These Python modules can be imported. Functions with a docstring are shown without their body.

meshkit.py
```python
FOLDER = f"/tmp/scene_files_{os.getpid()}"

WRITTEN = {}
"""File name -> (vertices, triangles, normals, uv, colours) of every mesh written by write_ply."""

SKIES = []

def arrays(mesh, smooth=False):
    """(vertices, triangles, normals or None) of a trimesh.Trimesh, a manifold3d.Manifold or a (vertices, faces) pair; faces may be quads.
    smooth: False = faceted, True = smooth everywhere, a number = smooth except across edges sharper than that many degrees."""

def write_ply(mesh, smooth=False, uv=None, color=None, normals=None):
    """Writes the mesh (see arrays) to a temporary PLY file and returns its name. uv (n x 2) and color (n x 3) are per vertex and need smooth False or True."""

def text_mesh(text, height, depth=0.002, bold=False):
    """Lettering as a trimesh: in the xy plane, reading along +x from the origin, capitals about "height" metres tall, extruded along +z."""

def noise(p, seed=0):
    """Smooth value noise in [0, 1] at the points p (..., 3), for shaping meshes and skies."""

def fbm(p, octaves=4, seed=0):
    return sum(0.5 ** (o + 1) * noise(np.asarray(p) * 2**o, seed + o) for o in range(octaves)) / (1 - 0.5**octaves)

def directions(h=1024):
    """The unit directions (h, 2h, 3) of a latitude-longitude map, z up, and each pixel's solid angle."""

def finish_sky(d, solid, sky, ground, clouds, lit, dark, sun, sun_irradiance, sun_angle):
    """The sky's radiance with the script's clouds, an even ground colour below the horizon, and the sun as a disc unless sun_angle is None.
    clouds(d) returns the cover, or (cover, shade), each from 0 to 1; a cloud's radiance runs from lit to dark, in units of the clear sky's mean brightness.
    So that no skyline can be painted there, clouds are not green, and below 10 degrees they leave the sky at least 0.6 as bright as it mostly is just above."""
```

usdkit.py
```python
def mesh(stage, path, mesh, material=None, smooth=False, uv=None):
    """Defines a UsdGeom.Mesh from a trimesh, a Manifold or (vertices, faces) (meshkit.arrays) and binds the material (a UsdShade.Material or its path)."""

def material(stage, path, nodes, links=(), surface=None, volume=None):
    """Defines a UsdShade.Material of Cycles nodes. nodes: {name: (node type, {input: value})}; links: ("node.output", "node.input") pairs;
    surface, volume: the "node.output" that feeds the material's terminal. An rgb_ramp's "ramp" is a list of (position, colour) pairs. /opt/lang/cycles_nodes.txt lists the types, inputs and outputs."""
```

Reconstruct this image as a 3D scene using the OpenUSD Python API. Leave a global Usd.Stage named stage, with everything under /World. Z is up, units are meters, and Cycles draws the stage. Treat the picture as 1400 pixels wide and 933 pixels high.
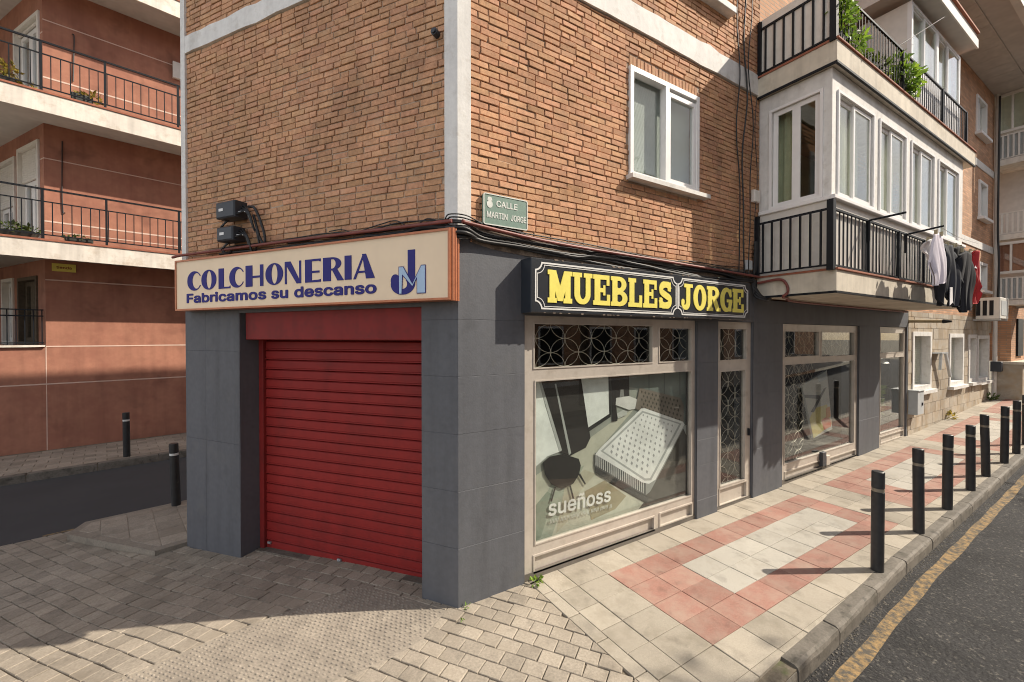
import math, random
import numpy as np, trimesh, shapely
from shapely.geometry import Polygon, Point, LineString, box as sbox
from shapely.ops import unary_union
from shapely import affinity
import usdkit, meshkit
from pxr import Usd, UsdGeom, UsdLux, UsdShade, Gf, Sdf, Vt

stage = Usd.Stage.CreateInMemory()
UsdGeom.SetStageUpAxis(stage, 'Z'); UsdGeom.SetStageMetersPerUnit(stage, 1.0)
stage.SetDefaultPrim(UsdGeom.Xform.Define(stage, '/World').GetPrim())
UsdGeom.Scope.Define(stage, '/World/Looks')
rng = np.random.default_rng(7); prng = np.random.default_rng(11)
T = np.array

# ------------------------------------------------------------------ camera
# world: X along the shopping street away from the corner, Y into the corner building, Z up; origin = foot of the corner
CAM = T([-1.3086, -2.9494, 2.1]); FPX = 570.0
LOOK_H = T([0.51973, 0.85433, 0.0]); PITCH = math.radians(0.607)
FWD = LOOK_H*math.cos(PITCH) + T([0, 0, -math.sin(PITCH)])
RIGHT = T([LOOK_H[1], -LOOK_H[0], 0.0]); UP = np.cross(RIGHT, FWD)
cam = UsdGeom.Camera.Define(stage, '/World/camera')
cam.CreateHorizontalApertureAttr(36.0); cam.CreateVerticalApertureAttr(24.0); cam.CreateFocalLengthAttr(36.0*FPX/1400)
cam.CreateClippingRangeAttr((0.05, 2000.0))
mx = Gf.Matrix4d(*RIGHT, 0, *UP, 0, *(-FWD), 0, *CAM, 1)
cam.AddTransformOp().Set(mx)
cam.CreateExposureAttr(0.47)

# ------------------------------------------------------------------ sky and sun
SUN = T([0.862, -0.507, 0.0]); SUN /= np.linalg.norm(SUN); ELEV = math.radians(42.0)
SUNV = T([SUN[0]*math.cos(ELEV), SUN[1]*math.cos(ELEV), math.sin(ELEV)])
dome = UsdLux.DomeLight.Define(stage, '/World/sky')
sky_m = usdkit.material(stage, '/World/Looks/sky', {
    'tex': ('sky_texture', {'sky_type': 'single_scattering', 'sun_disc': False, 'sun_elevation': ELEV, 'sun_rotation': math.atan2(SUN[0], SUN[1]),
                            'air_density': 1.0, 'aerosol_density': 2.5, 'ozone_density': 1.0, 'altitude': 700.0}),
    'geo': ('texture_coordinate', {}),
    'n': ('noise_texture', {'scale': 2.2, 'detail': 7.0, 'roughness': 0.6}),
    'r': ('rgb_ramp', {'ramp': [(0.0, (0, 0, 0)), (0.42, (0, 0, 0)), (0.62, (0.85, 0.85, 0.85)), (1, (0.95, 0.95, 0.95))]}),
    'cl': ('mix_color', {'b': (8.2, 7.6, 6.9), 'use_clamp': False}),
    'bg': ('background_shader', {'strength': 0.118})},
    [('geo.generated', 'n.vector'), ('n.fac', 'r.fac'), ('r.color', 'cl.fac'), ('tex.color', 'cl.a'), ('cl.result', 'bg.color')], surface='bg.background')
UsdShade.MaterialBindingAPI.Apply(dome.GetPrim()).Bind(sky_m)
dome.GetPrim().SetCustomDataByKey('kind', 'structure')
sun = UsdLux.DistantLight.Define(stage, '/World/sun')
sun.CreateNormalizeAttr(True); sun.CreateIntensityAttr(1.25); sun.CreateAngleAttr(0.6); sun.CreateColorAttr(Gf.Vec3f(1.0, 0.9, 0.76))
zx = np.cross([0, 0, 1.0], SUNV); zx /= np.linalg.norm(zx); zy = np.cross(SUNV, zx)
sun.AddTransformOp().Set(Gf.Matrix4d(*zx, 0, *zy, 0, *SUNV, 0, 0, 0, 30, 1))

# ------------------------------------------------------------------ measuring: a sight line from the camera station meets a real plane
def ray(px, py): return (px-700)/FPX*RIGHT - (py-466.5)/FPX*UP + FWD
def hit(px, py, p0, n):
    d = ray(px, py); return CAM + d*((n@(T(p0, float)-CAM))/(n@d))

# ------------------------------------------------------------------ materials
def nodes_position(): return {'geo': ('geometry', {})}
def M(name, col, rough=0.6, var=0.10, scale=6.0, big=0.10, bump=0.0, bscale=60.0, metal=0.0, rnd=None, spec=0.5, col2=None, mixs=3.0, mixlo=.45, mixhi=.6, coat=0.0, hue=0.0, dist=0.004, stain=None, streak=0.0):
    """A surface of one base colour with fine and broad uneven tone, optional second colour in patches, optional relief, optional per-piece variation."""
    c = T(col, float)
    N = {'geo': ('geometry', {}),
         'n1': ('noise_texture', {'scale': scale, 'detail': 6.0, 'roughness': 0.65}),
         'n2': ('noise_texture', {'scale': 0.9, 'detail': 4.0, 'roughness': 0.6}),
         'r1': ('rgb_ramp', {'ramp': [(0.2, tuple(np.clip(c*(1-var*2), 0, 1))), (0.5, tuple(c)), (0.8, tuple(np.clip(c*(1+var*2), 0, 1)))]}),
         'r2': ('map_range', {'from_min': 0.3, 'from_max': 0.7, 'to_min': 1-big, 'to_max': 1+big}),
         'h': ('hsv', {}),
         'p': ('principled_bsdf', {'roughness': rough, 'metallic': metal, 'specular_ior_level': spec, 'coat_weight': coat})}
    L = [('geo.position', 'n1.vector'), ('geo.position', 'n2.vector'), ('n1.fac', 'r1.fac'), ('n2.fac', 'r2.value')]
    src = 'r1.color'
    if col2 is not None:
        N['n3'] = ('noise_texture', {'scale': mixs, 'detail': 8.0, 'roughness': 0.7})
        N['r3'] = ('map_range', {'from_min': mixlo, 'from_max': mixhi, 'to_min': 0.0, 'to_max': 1.0, 'clamp': True})
        N['mx'] = ('mix_color', {'b': tuple(col2)})
        L += [('geo.position', 'n3.vector'), ('n3.fac', 'r3.value'), ('r3.result', 'mx.fac'), (src, 'mx.a')]
        src = 'mx.result'
    if stain:
        amt, sc, lo, hi = stain
        N['ns'] = ('noise_texture', {'scale': sc, 'detail': 3.0, 'roughness': 0.55, 'distortion': .4}); N['rs'] = ('map_range', {'from_min': lo, 'from_max': hi, 'to_min': 1.0, 'to_max': 1-amt, 'clamp': True})
        N['vs'] = ('vector_math', {'math_type': 'scale'})
        L += [('geo.position', 'ns.vector'), ('ns.fac', 'rs.value'), (src, 'vs.vector1'), ('rs.result', 'vs.scale')]; src = 'vs.vector'
    if streak:
        N['mp'] = ('mapping', {'scale': (7.0, 7.0, .55)}); N['nk'] = ('noise_texture', {'scale': 1.0, 'detail': 5.0, 'roughness': 0.6}); N['rk'] = ('map_range', {'from_min': .45, 'from_max': .72, 'to_min': 1.0, 'to_max': 1-streak, 'clamp': True})
        N['vk'] = ('vector_math', {'math_type': 'scale'})
        L += [('geo.position', 'mp.vector'), ('mp.vector', 'nk.vector'), ('nk.fac', 'rk.value'), (src, 'vk.vector1'), ('rk.result', 'vk.scale')]; src = 'vk.vector'
    L += [(src, 'h.color'), ('h.color', 'p.base_color')]
    if rnd:
        kind, amt = rnd
        N['at'] = ('attribute', {'attribute': 'piece'}); rs = 'at.fac'
        N['rr'] = ('map_range', {'from_min': 0.0, 'from_max': 1.0, 'to_min': 1-amt, 'to_max': 1+amt})
        N['mu'] = ('math', {'math_type': 'multiply'})
        L += [(rs, 'rr.value'), ('rr.result', 'mu.value1'), ('r2.result', 'mu.value2'), ('mu.value', 'h.value')]
        if hue:
            N['wn'] = ('white_noise_texture', {'dimensions': '1D'}); N['rh'] = ('map_range', {'from_min': 0.0, 'from_max': 1.0, 'to_min': 0.5-hue, 'to_max': 0.5+hue})
            L += [(rs, 'wn.w'), ('wn.value', 'rh.value'), ('rh.result', 'h.hue')]
    else:
        L += [('r2.result', 'h.value')]
    if bump:
        N['nb'] = ('noise_texture', {'scale': bscale, 'detail': 5.0, 'roughness': 0.6}); N['b'] = ('bump', {'strength': bump, 'distance': dist})
        L += [('geo.position', 'nb.vector'), ('nb.fac', 'b.height'), ('b.normal', 'p.normal')]
    return usdkit.material(stage, '/World/Looks/'+name, N, L, surface='p.BSDF')

def glass(name, tint=(1, 1, 1), ior=1.5):
    return usdkit.material(stage, '/World/Looks/'+name, {'lw': ('layer_weight', {'blend': 0.5}), 'pw': ('math', {'math_type': 'power', 'value2': 5.0}), 'f': ('math', {'math_type': 'multiply_add', 'value2': .96, 'value3': .042}),
        't': ('transparent_bsdf', {'color': tint}), 'g': ('glossy_bsdf', {'color': (1, 1, 1), 'roughness': 0.0}), 'm': ('mix_closure', {})},
        [('lw.facing', 'pw.value1'), ('pw.value', 'f.value1'), ('f.value', 'm.fac'), ('t.BSDF', 'm.closure1'), ('g.BSDF', 'm.closure2')], surface='m.closure')

def leafmat(name, col):
    c = T(col)
    return usdkit.material(stage, '/World/Looks/'+name, {'geo': ('attribute', {'attribute': 'piece'}), 'rr': ('rgb_ramp', {'ramp': [(0, tuple(c*.55)), (.5, tuple(c)), (1, tuple(np.clip(c*T([1.5, 1.3, .9]), 0, 1)))]}),
        'p': ('principled_bsdf', {'roughness': 0.5}), 't': ('translucent_bsdf', {}), 'm': ('mix_closure', {'fac': 0.4})},
        [('geo.fac', 'rr.fac'), ('rr.color', 'p.base_color'), ('rr.color', 't.color'), ('p.BSDF', 'm.closure1'), ('t.BSDF', 'm.closure2')], surface='m.closure')

BRICK = (0.50, 0.272, 0.152)
mt = {}
mt['brick'] = M('brick', BRICK, .9, .18, 30, .14, .45, 110, rnd=('object', .125), hue=.007, col2=(.53, .33, .205), mixs=7, mixlo=.50, mixhi=.75, stain=(.30, 1.3, .54, .75), streak=.24)
mt['brick_s'] = M('brick_small', BRICK, .9, .18, 30, .14, .45, 110, rnd=('island', .125), hue=.007, col2=(.53, .33, .205), mixs=7, mixlo=.50, mixhi=.75, stain=(.30, 1.3, .54, .75), streak=.24)
mt['mortar'] = M('mortar', (.44, .335, .25), .95, .2, 25, .15, .6, 120, stain=(.4, 2.0, .5, .7))
mt['rough_mortar'] = M('rough_mortar', (.24, .19, .15), .95, .3, 12, .2, .9, 40, col2=(.12, .09, .07), mixs=9)
mt['white_paint'] = M('white_paint', (.68, .67, .645), .75, .06, 14, .08, .35, 50, col2=(.48, .45, .40), mixs=5, mixlo=.54, mixhi=.76, streak=.16)
mt['grey_paint'] = M('grey_paint', (.095, .100, .113), .62, .07, 20, .10, .35, 60, col2=(.118, .119, .122), mixs=3.0, mixlo=.55, mixhi=.80, stain=(.14, 4, .56, .72), streak=.20)
mt['red_paint'] = M('red_paint', (.225, .0185, .017), .55, .05, 7, .10, .15, 30, col2=(.17, .018, .017), mixs=3, spec=.3, streak=.15)
mt['red_slat'] = M('red_slat', (.255, .0185, .017), .58, .06, 6, .12, .2, 40, col2=(.17, .017, .016), mixs=2, mixlo=.5, mixhi=.8, rnd=('object', .08), spec=.3, streak=.08)
mt['alu'] = M('beige_aluminium', (.50, .455, .40), .42, .06, 10, .08, .1, 60, metal=.25, col2=(.40, .345, .285), mixs=4, mixlo=.53, mixhi=.76, stain=(.12, 8, .6, .72))
mt['white_pvc'] = M('white_pvc', (.76, .75, .74), .4, .03, 8, .05)
mt['cream_metal'] = M('cream_metal', (.66, .63, .58), .5, .05, 9, .08, .1, 40, col2=(.5, .46, .40), mixs=4, mixlo=.58, mixhi=.85)
mt['plaster'] = M('balcony_plaster', (.60, .545, .45), .85, .07, 8, .12, .3, 50, col2=(.42, .36, .27), mixs=2.5, mixlo=.52, mixhi=.76, streak=.2)
mt['terracotta'] = M('terracotta', (.30, .105, .06), .8, .15, 10, .15, .4, 60)
mt['black_iron'] = M('black_iron', (.0075, .009, .012), .5, .2, 20, .1, .2, 60, spec=.25)
mt['cable'] = M('black_cable', (.012, .012, .013), .5, .25, 15, .1)
mt['conduit'] = M('red_conduit', (.17, .045, .035), .5, .2, 12, .15)
mt['glass'] = glass('window_glass', (.93, .95, .94))
mt['bay_glass'] = glass('bay_glass', (.87, .90, .85))
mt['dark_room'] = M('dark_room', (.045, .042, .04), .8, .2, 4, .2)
mt['room_floor'] = M('room_floor', (.13, .115, .10), .5, .2, 4, .2)
mt['blind'] = M('roller_blind', (.34, .375, .35), .6, .05, 6, .06)
mt['curtain'] = M('curtain', (.60, .59, .48), .9, .08, 8, .12)
mt['curtain_w'] = M('white_curtain', (.74, .76, .78), .9, .04, 8, .08)
mt['lattice'] = M('brass_lattice', (.50, .46, .38), .5, .1, 20, .1, metal=.3)
mt['salmon'] = M('salmon_render', (.365, .165, .108), .9, .06, 10, .12, .35, 70, col2=(.31, .132, .088), mixs=1.6, stain=(.25, 2.2, .55, .72), streak=.16)
mt['groove'] = M('pale_groove', (.62, .46, .38), .85, .06, 10, .1)
mt['slab_white'] = M('slab_white', (.68, .63, .56), .85, .05, 9, .12, .25, 60, col2=(.44, .36, .28), mixs=2.5, mixlo=.52, mixhi=.74, streak=.22)
mt['soffit'] = M('soffit_plaster', (.52, .49, .455), .9, .06, 6, .12, .3, 60)
mt['soffit_wood'] = M('soffit_boards', (.50, .465, .42), .8, .1, 5, .1)
mt['tile_w'] = M('tile_pale', (.345, .308, .250), .8, .14, 130, .10, .35, 160, rnd=('object', .13), col2=(.245, .215, .165), mixs=3.0, mixlo=.50, mixhi=.72, stain=(.20, 5.5, .56, .70))
mt['tile_c'] = M('tile_grey', (.385, .362, .315), .8, .14, 130, .10, .35, 160, rnd=('object', .10), col2=(.29, .265, .22), mixs=3.0, mixlo=.50, mixhi=.74, stain=(.20, 5.5, .57, .70))
mt['tile_r'] = M('tile_red', (.295, .152, .118), .85, .18, 120, .10, .4, 160, rnd=('object', .13), col2=(.335, .24, .19), mixs=4, mixlo=.42, mixhi=.72, stain=(.20, 5.5, .56, .70))
mt['joint'] = M('paving_joint', (.16, .135, .10), .95, .3, 30, .2, .6, 80, col2=(.10, .11, .05), mixs=5, mixlo=.52, mixhi=.65)
mt['paver'] = M('paver', (.305, .266, .215), .85, .18, 60, .12, .5, 110, rnd=('object', .17), col2=(.24, .205, .16), mixs=2.0, mixlo=.45, mixhi=.7, stain=(.20, 6, .56, .70))
mt['paver_s'] = M('paver_small', (.305, .266, .215), .85, .18, 60, .12, .5, 110, rnd=('island', .17), col2=(.24, .205, .16), mixs=2.0, mixlo=.45, mixhi=.7, stain=(.20, 6, .56, .70))
mt['tactile'] = M('tactile_concrete', (.295, .258, .21), .85, .18, 50, .14, .5, 90, col2=(.22, .192, .158), mixs=4, mixlo=.45, mixhi=.68, stain=(.20, 6, .56, .70))
mt['kerb'] = M('kerb_granite', (.15, .134, .112), .8, .16, 60, .15, .5, 90, rnd=('object', .16), col2=(.085, .076, .06), mixs=6, mixlo=.47, mixhi=.66, stain=(.4, 14, .58, .68))
mt['asphalt'] = M('asphalt', (.030, .029, .029), .9, .5, 60, .2, 1.0, 45, col2=(.15, .14, .12), mixs=32, mixlo=.56, mixhi=.66, dist=.02, stain=(.35, 2.0, .5, .65))
mt['asphalt2'] = M('side_asphalt', (.048, .049, .052), .9, .3, 160, .15, .8, 120)
mt['yellow_paint'] = M('yellow_line_paint', (.27, .18, .08), .9, .3, 60, .18, .8, 110, col2=(.075, .068, .055), mixs=20, mixlo=.42, mixhi=.58)
mt['stone'] = M('stone_block', (.385, .34, .275), .85, .14, 20, .12, .5, 60, rnd=('object', .14), col2=(.33, .255, .17), mixs=2.5)
mt['bollard'] = M('bollard_paint', (.020, .020, .021), .45, .25, 18, .15, .25, 50, col2=(.07, .065, .06), mixs=22, mixlo=.62, mixhi=.72)
mt['band'] = M('bollard_band', (.24, .21, .165), .4, .1, 30, .1, metal=.4)
mt['band_white'] = M('bollard_white_band', (.62, .62, .60), .6, .1, 30, .1)
mt['sign_cream'] = M('sign_cream', (.78, .625, .44), .5, .025, 5, .04)
mt['copper'] = M('copper_trim', (.42, .155, .075), .38, .1, 10, .1, metal=.35)
mt['navy'] = M('navy_vinyl', (.016, .014, .165), .7, .05, 8, .05)
mt['pale_blue'] = M('pale_blue_vinyl', (.36, .50, .68), .5, .05, 8, .05)
mt['sign_black'] = M('sign_black', (.016, .020, .026), .35, .1, 8, .1)
mt['sign_line'] = M('sign_line_white', (.66, .66, .64), .5, .05, 20, .1)
mt['yellow'] = M('yellow_letter', (.75, .66, .13), .5, .06, 12, .08)
mt['street_green'] = M('street_sign_green', (.15, .235, .195), .5, .1, 30, .1)
mt['street_white'] = M('street_sign_white', (.62, .64, .60), .5, .1, 40, .1)
mt['plastic_dark'] = M('dark_plastic', (.030, .034, .042), .45, .1, 15, .1)
mt['label_white'] = M('label_white', (.7, .7, .7), .6, .05, 20, .05)
mt['leaf_bright'] = leafmat('leaf_bright', (.20, .34, .045))
mt['leaf_dark'] = leafmat('leaf_dark', (.09, .13, .035))
mt['leaf_yellow'] = leafmat('leaf_yellow', (.30, .25, .05))
mt['leaf_tree'] = leafmat('leaf_tree', (.06, .10, .03))
mt['bark'] = M('bark', (.10, .075, .05), .9, .2, 20, .2, .6, 40)
mt['pot'] = M('planter_plastic', (.03, .035, .03), .6, .2, 10, .1)
mt['ac_white'] = M('ac_white', (.62, .61, .56), .5, .05, 8, .08)
mt['meter'] = M('meter_box_grey', (.42, .45, .46), .5, .06, 8, .1)
mt['galv'] = M('galvanised_steel', (.42, .44, .46), .4, .12, 14, .1, metal=.6)
mt['tan_pole'] = M('tan_pole', (.32, .27, .17), .55, .1, 12, .1)

def brickwall(name, scale=1.0, c=BRICK):
    """Far-off brick: courses as a texture on walls too distant to tell the bricks apart."""
    c = T(c)
    N = {'geo': ('geometry', {}), 'sx': ('separate_xyz', {}), 'ad': ('math', {'math_type': 'add'}), 'cx': ('combine_xyz', {}),
         'bt': ('brick_texture', {'color1': tuple(c*1.15), 'color2': tuple(c*.78), 'mortar': (.32, .26, .2), 'scale': 1.0, 'mortar_size': .006, 'mortar_smooth': .2, 'brick_width': .24, 'row_height': .0535}),
         'n': ('noise_texture', {'scale': 2.0, 'detail': 5.0}), 'mr': ('map_range', {'from_min': .3, 'from_max': .7, 'to_min': .8, 'to_max': 1.2}), 'h': ('hsv', {}), 'b': ('bump', {'strength': .6, 'distance': .008, 'invert': True}),
         'p': ('principled_bsdf', {'roughness': .9})}
    return usdkit.material(stage, '/World/Looks/'+name, N, [('geo.position', 'sx.vector'), ('sx.x', 'ad.value1'), ('sx.y', 'ad.value2'), ('ad.value', 'cx.x'), ('sx.z', 'cx.y'), ('cx.vector', 'bt.vector'),
        ('geo.position', 'n.vector'), ('n.fac', 'mr.value'), ('mr.result', 'h.value'), ('bt.color', 'h.color'), ('h.color', 'p.base_color'), ('bt.fac', 'b.height'), ('b.normal', 'p.normal')], surface='p.BSDF')
mt['far_brick'] = brickwall('far_brick')

# ------------------------------------------------------------------ mesh building
class MB:
    """Collects faces; build() makes them one mesh."""
    def __init__(s): s.v = []; s.f = []; s.n = 0; s.r = []
    def add(s, v, f):
        v = np.asarray(v, float); f = np.asarray(f, int)
        if f.shape[1] == 4: f = np.vstack([f[:, [0, 1, 2]], f[:, [0, 2, 3]]])
        s.v.append(v); s.f.append(f+s.n); s.n += len(v); s.r.append(np.full(len(v), prng.random())); return s
    def tm(s, m): return s.add(m.vertices, m.faces)
    def tri(s): return np.vstack(s.v), np.vstack(s.f)

class Frame:
    """A wall's own axes: u to the right as seen from outside, z up, o outward."""
    def __init__(s, org, u):
        s.org = T([*org[:2], 0.0]); s.u = T([*u[:2], 0.0]); s.u /= np.linalg.norm(s.u); s.n = np.cross(s.u, [0, 0, 1.0])
    def P(s, u, z, o=0.0):
        u, z, o = np.broadcast_arrays(T(u, float), T(z, float), T(o, float))
        return s.org + u[..., None]*s.u + o[..., None]*s.n + z[..., None]*T([0, 0, 1.0])
    def at(s, px, py, o=0.0):
        q = hit(px, py, s.org+s.n*o, s.n); return (q-s.org)@s.u, q[2]
BOXF = T([[0, 1, 5, 4], [1, 2, 6, 5], [2, 3, 7, 6], [3, 0, 4, 7], [4, 5, 6, 7], [3, 2, 1, 0]])
def fbox(mb, fr, u0, u1, z0, z1, o0, o1, ch=0.0):
    """A box on a wall frame; ch chamfers the edges of its outer face (o1)."""
    if ch <= 0:
        v = [fr.P(u, z, o) for o in (o0, o1) for u, z in ((u0, z0), (u1, z0), (u1, z1), (u0, z1))]
        return mb.add(v, BOXF)
    c = min(ch, (u1-u0)*.45, (z1-z0)*.45, abs(o1-o0)*.9)
    v = [fr.P(u, z, o) for o in (o0, o1-c) for u, z in ((u0, z0), (u1, z0), (u1, z1), (u0, z1))]
    v += [fr.P(u, z, o1) for u, z in ((u0+c, z0+c), (u1-c, z0+c), (u1-c, z1-c), (u0+c, z1-c))]
    f = np.vstack([BOXF[:4], BOXF[5:], BOXF[:4]+4, BOXF[4:5]+4])
    return mb.add(v, f)
WF = Frame((0, 0), (1, 0))      # frame for world boxes: u = X, o = -Y
def wbox(mb, x0, x1, y0, y1, z0, z1, ch=0): return fbox(mb, WF, x0, x1, z0, z1, -y1, -y0, ch)
def tube(mb, pts, r, sides=6, cap=True):
    p = np.asarray(pts, float); t = np.gradient(p, axis=0); t /= np.linalg.norm(t, axis=1, keepdims=True)+1e-12
    a = np.cross(t, np.where(np.abs(t[:, 2:]) < .9, [0, 0, 1.0], [1.0, 0, 0])); a /= np.linalg.norm(a, axis=1, keepdims=True)+1e-12
    b = np.cross(t, a); an = np.arange(sides)*2*np.pi/sides; rr = np.broadcast_to(r, (len(p),))
    v = p[:, None]+rr[:, None, None]*(np.cos(an)[None, :, None]*a[:, None]+np.sin(an)[None, :, None]*b[:, None])
    i, j = np.meshgrid(np.arange(len(p)-1), np.arange(sides), indexing='ij')
    q = np.stack([i*sides+j, i*sides+(j+1) % sides, (i+1)*sides+(j+1) % sides, (i+1)*sides+j], -1).reshape(-1, 4)
    f = np.vstack([q[:, [0, 1, 2]], q[:, [0, 2, 3]]]); v = v.reshape(-1, 3)
    if cap:
        m = len(p)-1
        f = np.vstack([f, [[0, k+1, k] for k in range(1, sides-1)], [[m*sides, m*sides+k, m*sides+k+1] for k in range(1, sides-1)]])
    return mb.add(v, f)
def smooth_path(pts, n=8, closed=False):
    """Catmull-Rom through the points."""
    p = np.asarray(pts, float); q = np.vstack([2*p[0]-p[1], p, 2*p[-1]-p[-2]]); out = []
    for i in range(1, len(q)-2):
        t = np.linspace(0, 1, n, endpoint=False)[:, None]
        out.append(.5*((2*q[i])+(-q[i-1]+q[i+1])*t+(2*q[i-1]-5*q[i]+4*q[i+1]-q[i+2])*t**2+(-q[i-1]+3*q[i]-3*q[i+1]+q[i+2])*t**3))
    return np.vstack(out+[p[-1:]])
def polys(g): return [x for x in getattr(g, 'geoms', [g]) if x.geom_type == 'Polygon' and x.area > 1e-9]
def fpoly(mb, fr, g, o0, o1):
    """A flat shape (u, z) given thickness from o0 to o1 on a wall frame."""
    for p in polys(g):
        m = trimesh.creation.extrude_polygon(p, o1-o0, engine='earcut')
        v = np.asarray(m.vertices); mb.add(fr.P(v[:, 0], v[:, 1], v[:, 2]+o0), m.faces)
    return mb
def rect(u0, u1, z0, z1): return sbox(u0, z0, u1, z1)
def frame_shape(u0, u1, z0, z1, w):
    wl, wr, wb, wt = (w, w, w, w) if np.isscalar(w) else w
    return rect(u0, u1, z0, z1).difference(rect(u0+wl, u1-wr, z0+wb, z1-wt))
def solid(mb, xy, z0, z1):
    """A vertical prism over a plan polygon."""
    for p in polys(Polygon(xy) if not hasattr(xy, 'geom_type') else xy):
        m = trimesh.creation.extrude_polygon(p, z1-z0, engine='earcut'); v = m.vertices.copy(); v[:, 2] += z0; mb.add(v, m.faces)
    return mb

# ------------------------------------------------------------------ writing prims
used = {}
def numbered(parent, name):
    k = (parent, name); n = used.get(k, 0); used[k] = n+1
    return f'{parent}/{name}' + (f'_{n:03d}' if n else '')
BASE = {}
def piece_tone(m, mb):
    """One number per brick, slab or leaf, from which its material takes that piece's own tone."""
    if len(m.GetPointsAttr().Get()) == mb.n: UsdGeom.PrimvarsAPI(m).CreatePrimvar('piece', Sdf.ValueTypeNames.FloatArray, 'vertex').Set(Vt.FloatArray.FromNumpy(np.concatenate(mb.r).astype(np.float32)))
    return m
def tag(prim, label=None, cat=None, group=None, kind=None):
    for k, v in (('label', label), ('category', cat), ('group', group), ('kind', kind)):
        if v: prim.SetCustomDataByKey(k, v)
    return prim
def thing(name, label, cat, base, group=None):
    path = numbered('/World', name); x = UsdGeom.Xform.Define(stage, path); x.AddTranslateOp().Set(Gf.Vec3d(*map(float, base)))
    tag(x.GetPrim(), label, cat, group); BASE[path] = T(base, float); return path
def mat(m): return mt[m] if isinstance(m, str) else m
def part(parent, name, mb, m, label=None, kind=None, smooth=False):
    path = numbered(parent, name); v, f = mb.tri(); b = BASE.get(parent, np.zeros(3))
    p = piece_tone(usdkit.mesh(stage, path, (v-b, f), mat(m), smooth=smooth), mb).GetPrim(); BASE[path] = b
    tag(p, label, None, None, kind); return path
def single(name, mb, m, label, cat, base=None, group=None, smooth=False):
    v, f = mb.tri(); b = T(base if base is not None else [*v.mean(0)[:2], v[:, 2].min()], float)
    path = numbered('/World', name); x = piece_tone(usdkit.mesh(stage, path, (v-b, f), mat(m), smooth=smooth), mb)
    x.AddTranslateOp().Set(Gf.Vec3d(*map(float, b))); tag(x.GetPrim(), label, cat, group); BASE[path] = b; return path
def struct(name, mb, m, kind='structure', smooth=False):
    path = numbered('/World', name); v, f = mb.tri(); tag(usdkit.mesh(stage, path, (v, f), mat(m), smooth=smooth).GetPrim(), kind=kind); BASE[path] = np.zeros(3); return path
def dup(src, label, base, rotz=0.0, tilt=(0, 0), group=None, name=None):
    s = stage.GetPrimAtPath(src); path = numbered('/World', name or src.split('/')[-1]); x = UsdGeom.Xform.Define(stage, path)
    x.GetPrim().GetReferences().AddInternalReference(src); x.GetPrim().SetInstanceable(True)
    x.ClearXformOpOrder(); x.AddTranslateOp().Set(Gf.Vec3d(*map(float, base))); x.AddRotateXYZOp().Set(Gf.Vec3f(tilt[0], tilt[1], rotz))
    cd = s.GetCustomData(); tag(x.GetPrim(), label, cd.get('category'), group or cd.get('group')); return path

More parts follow.
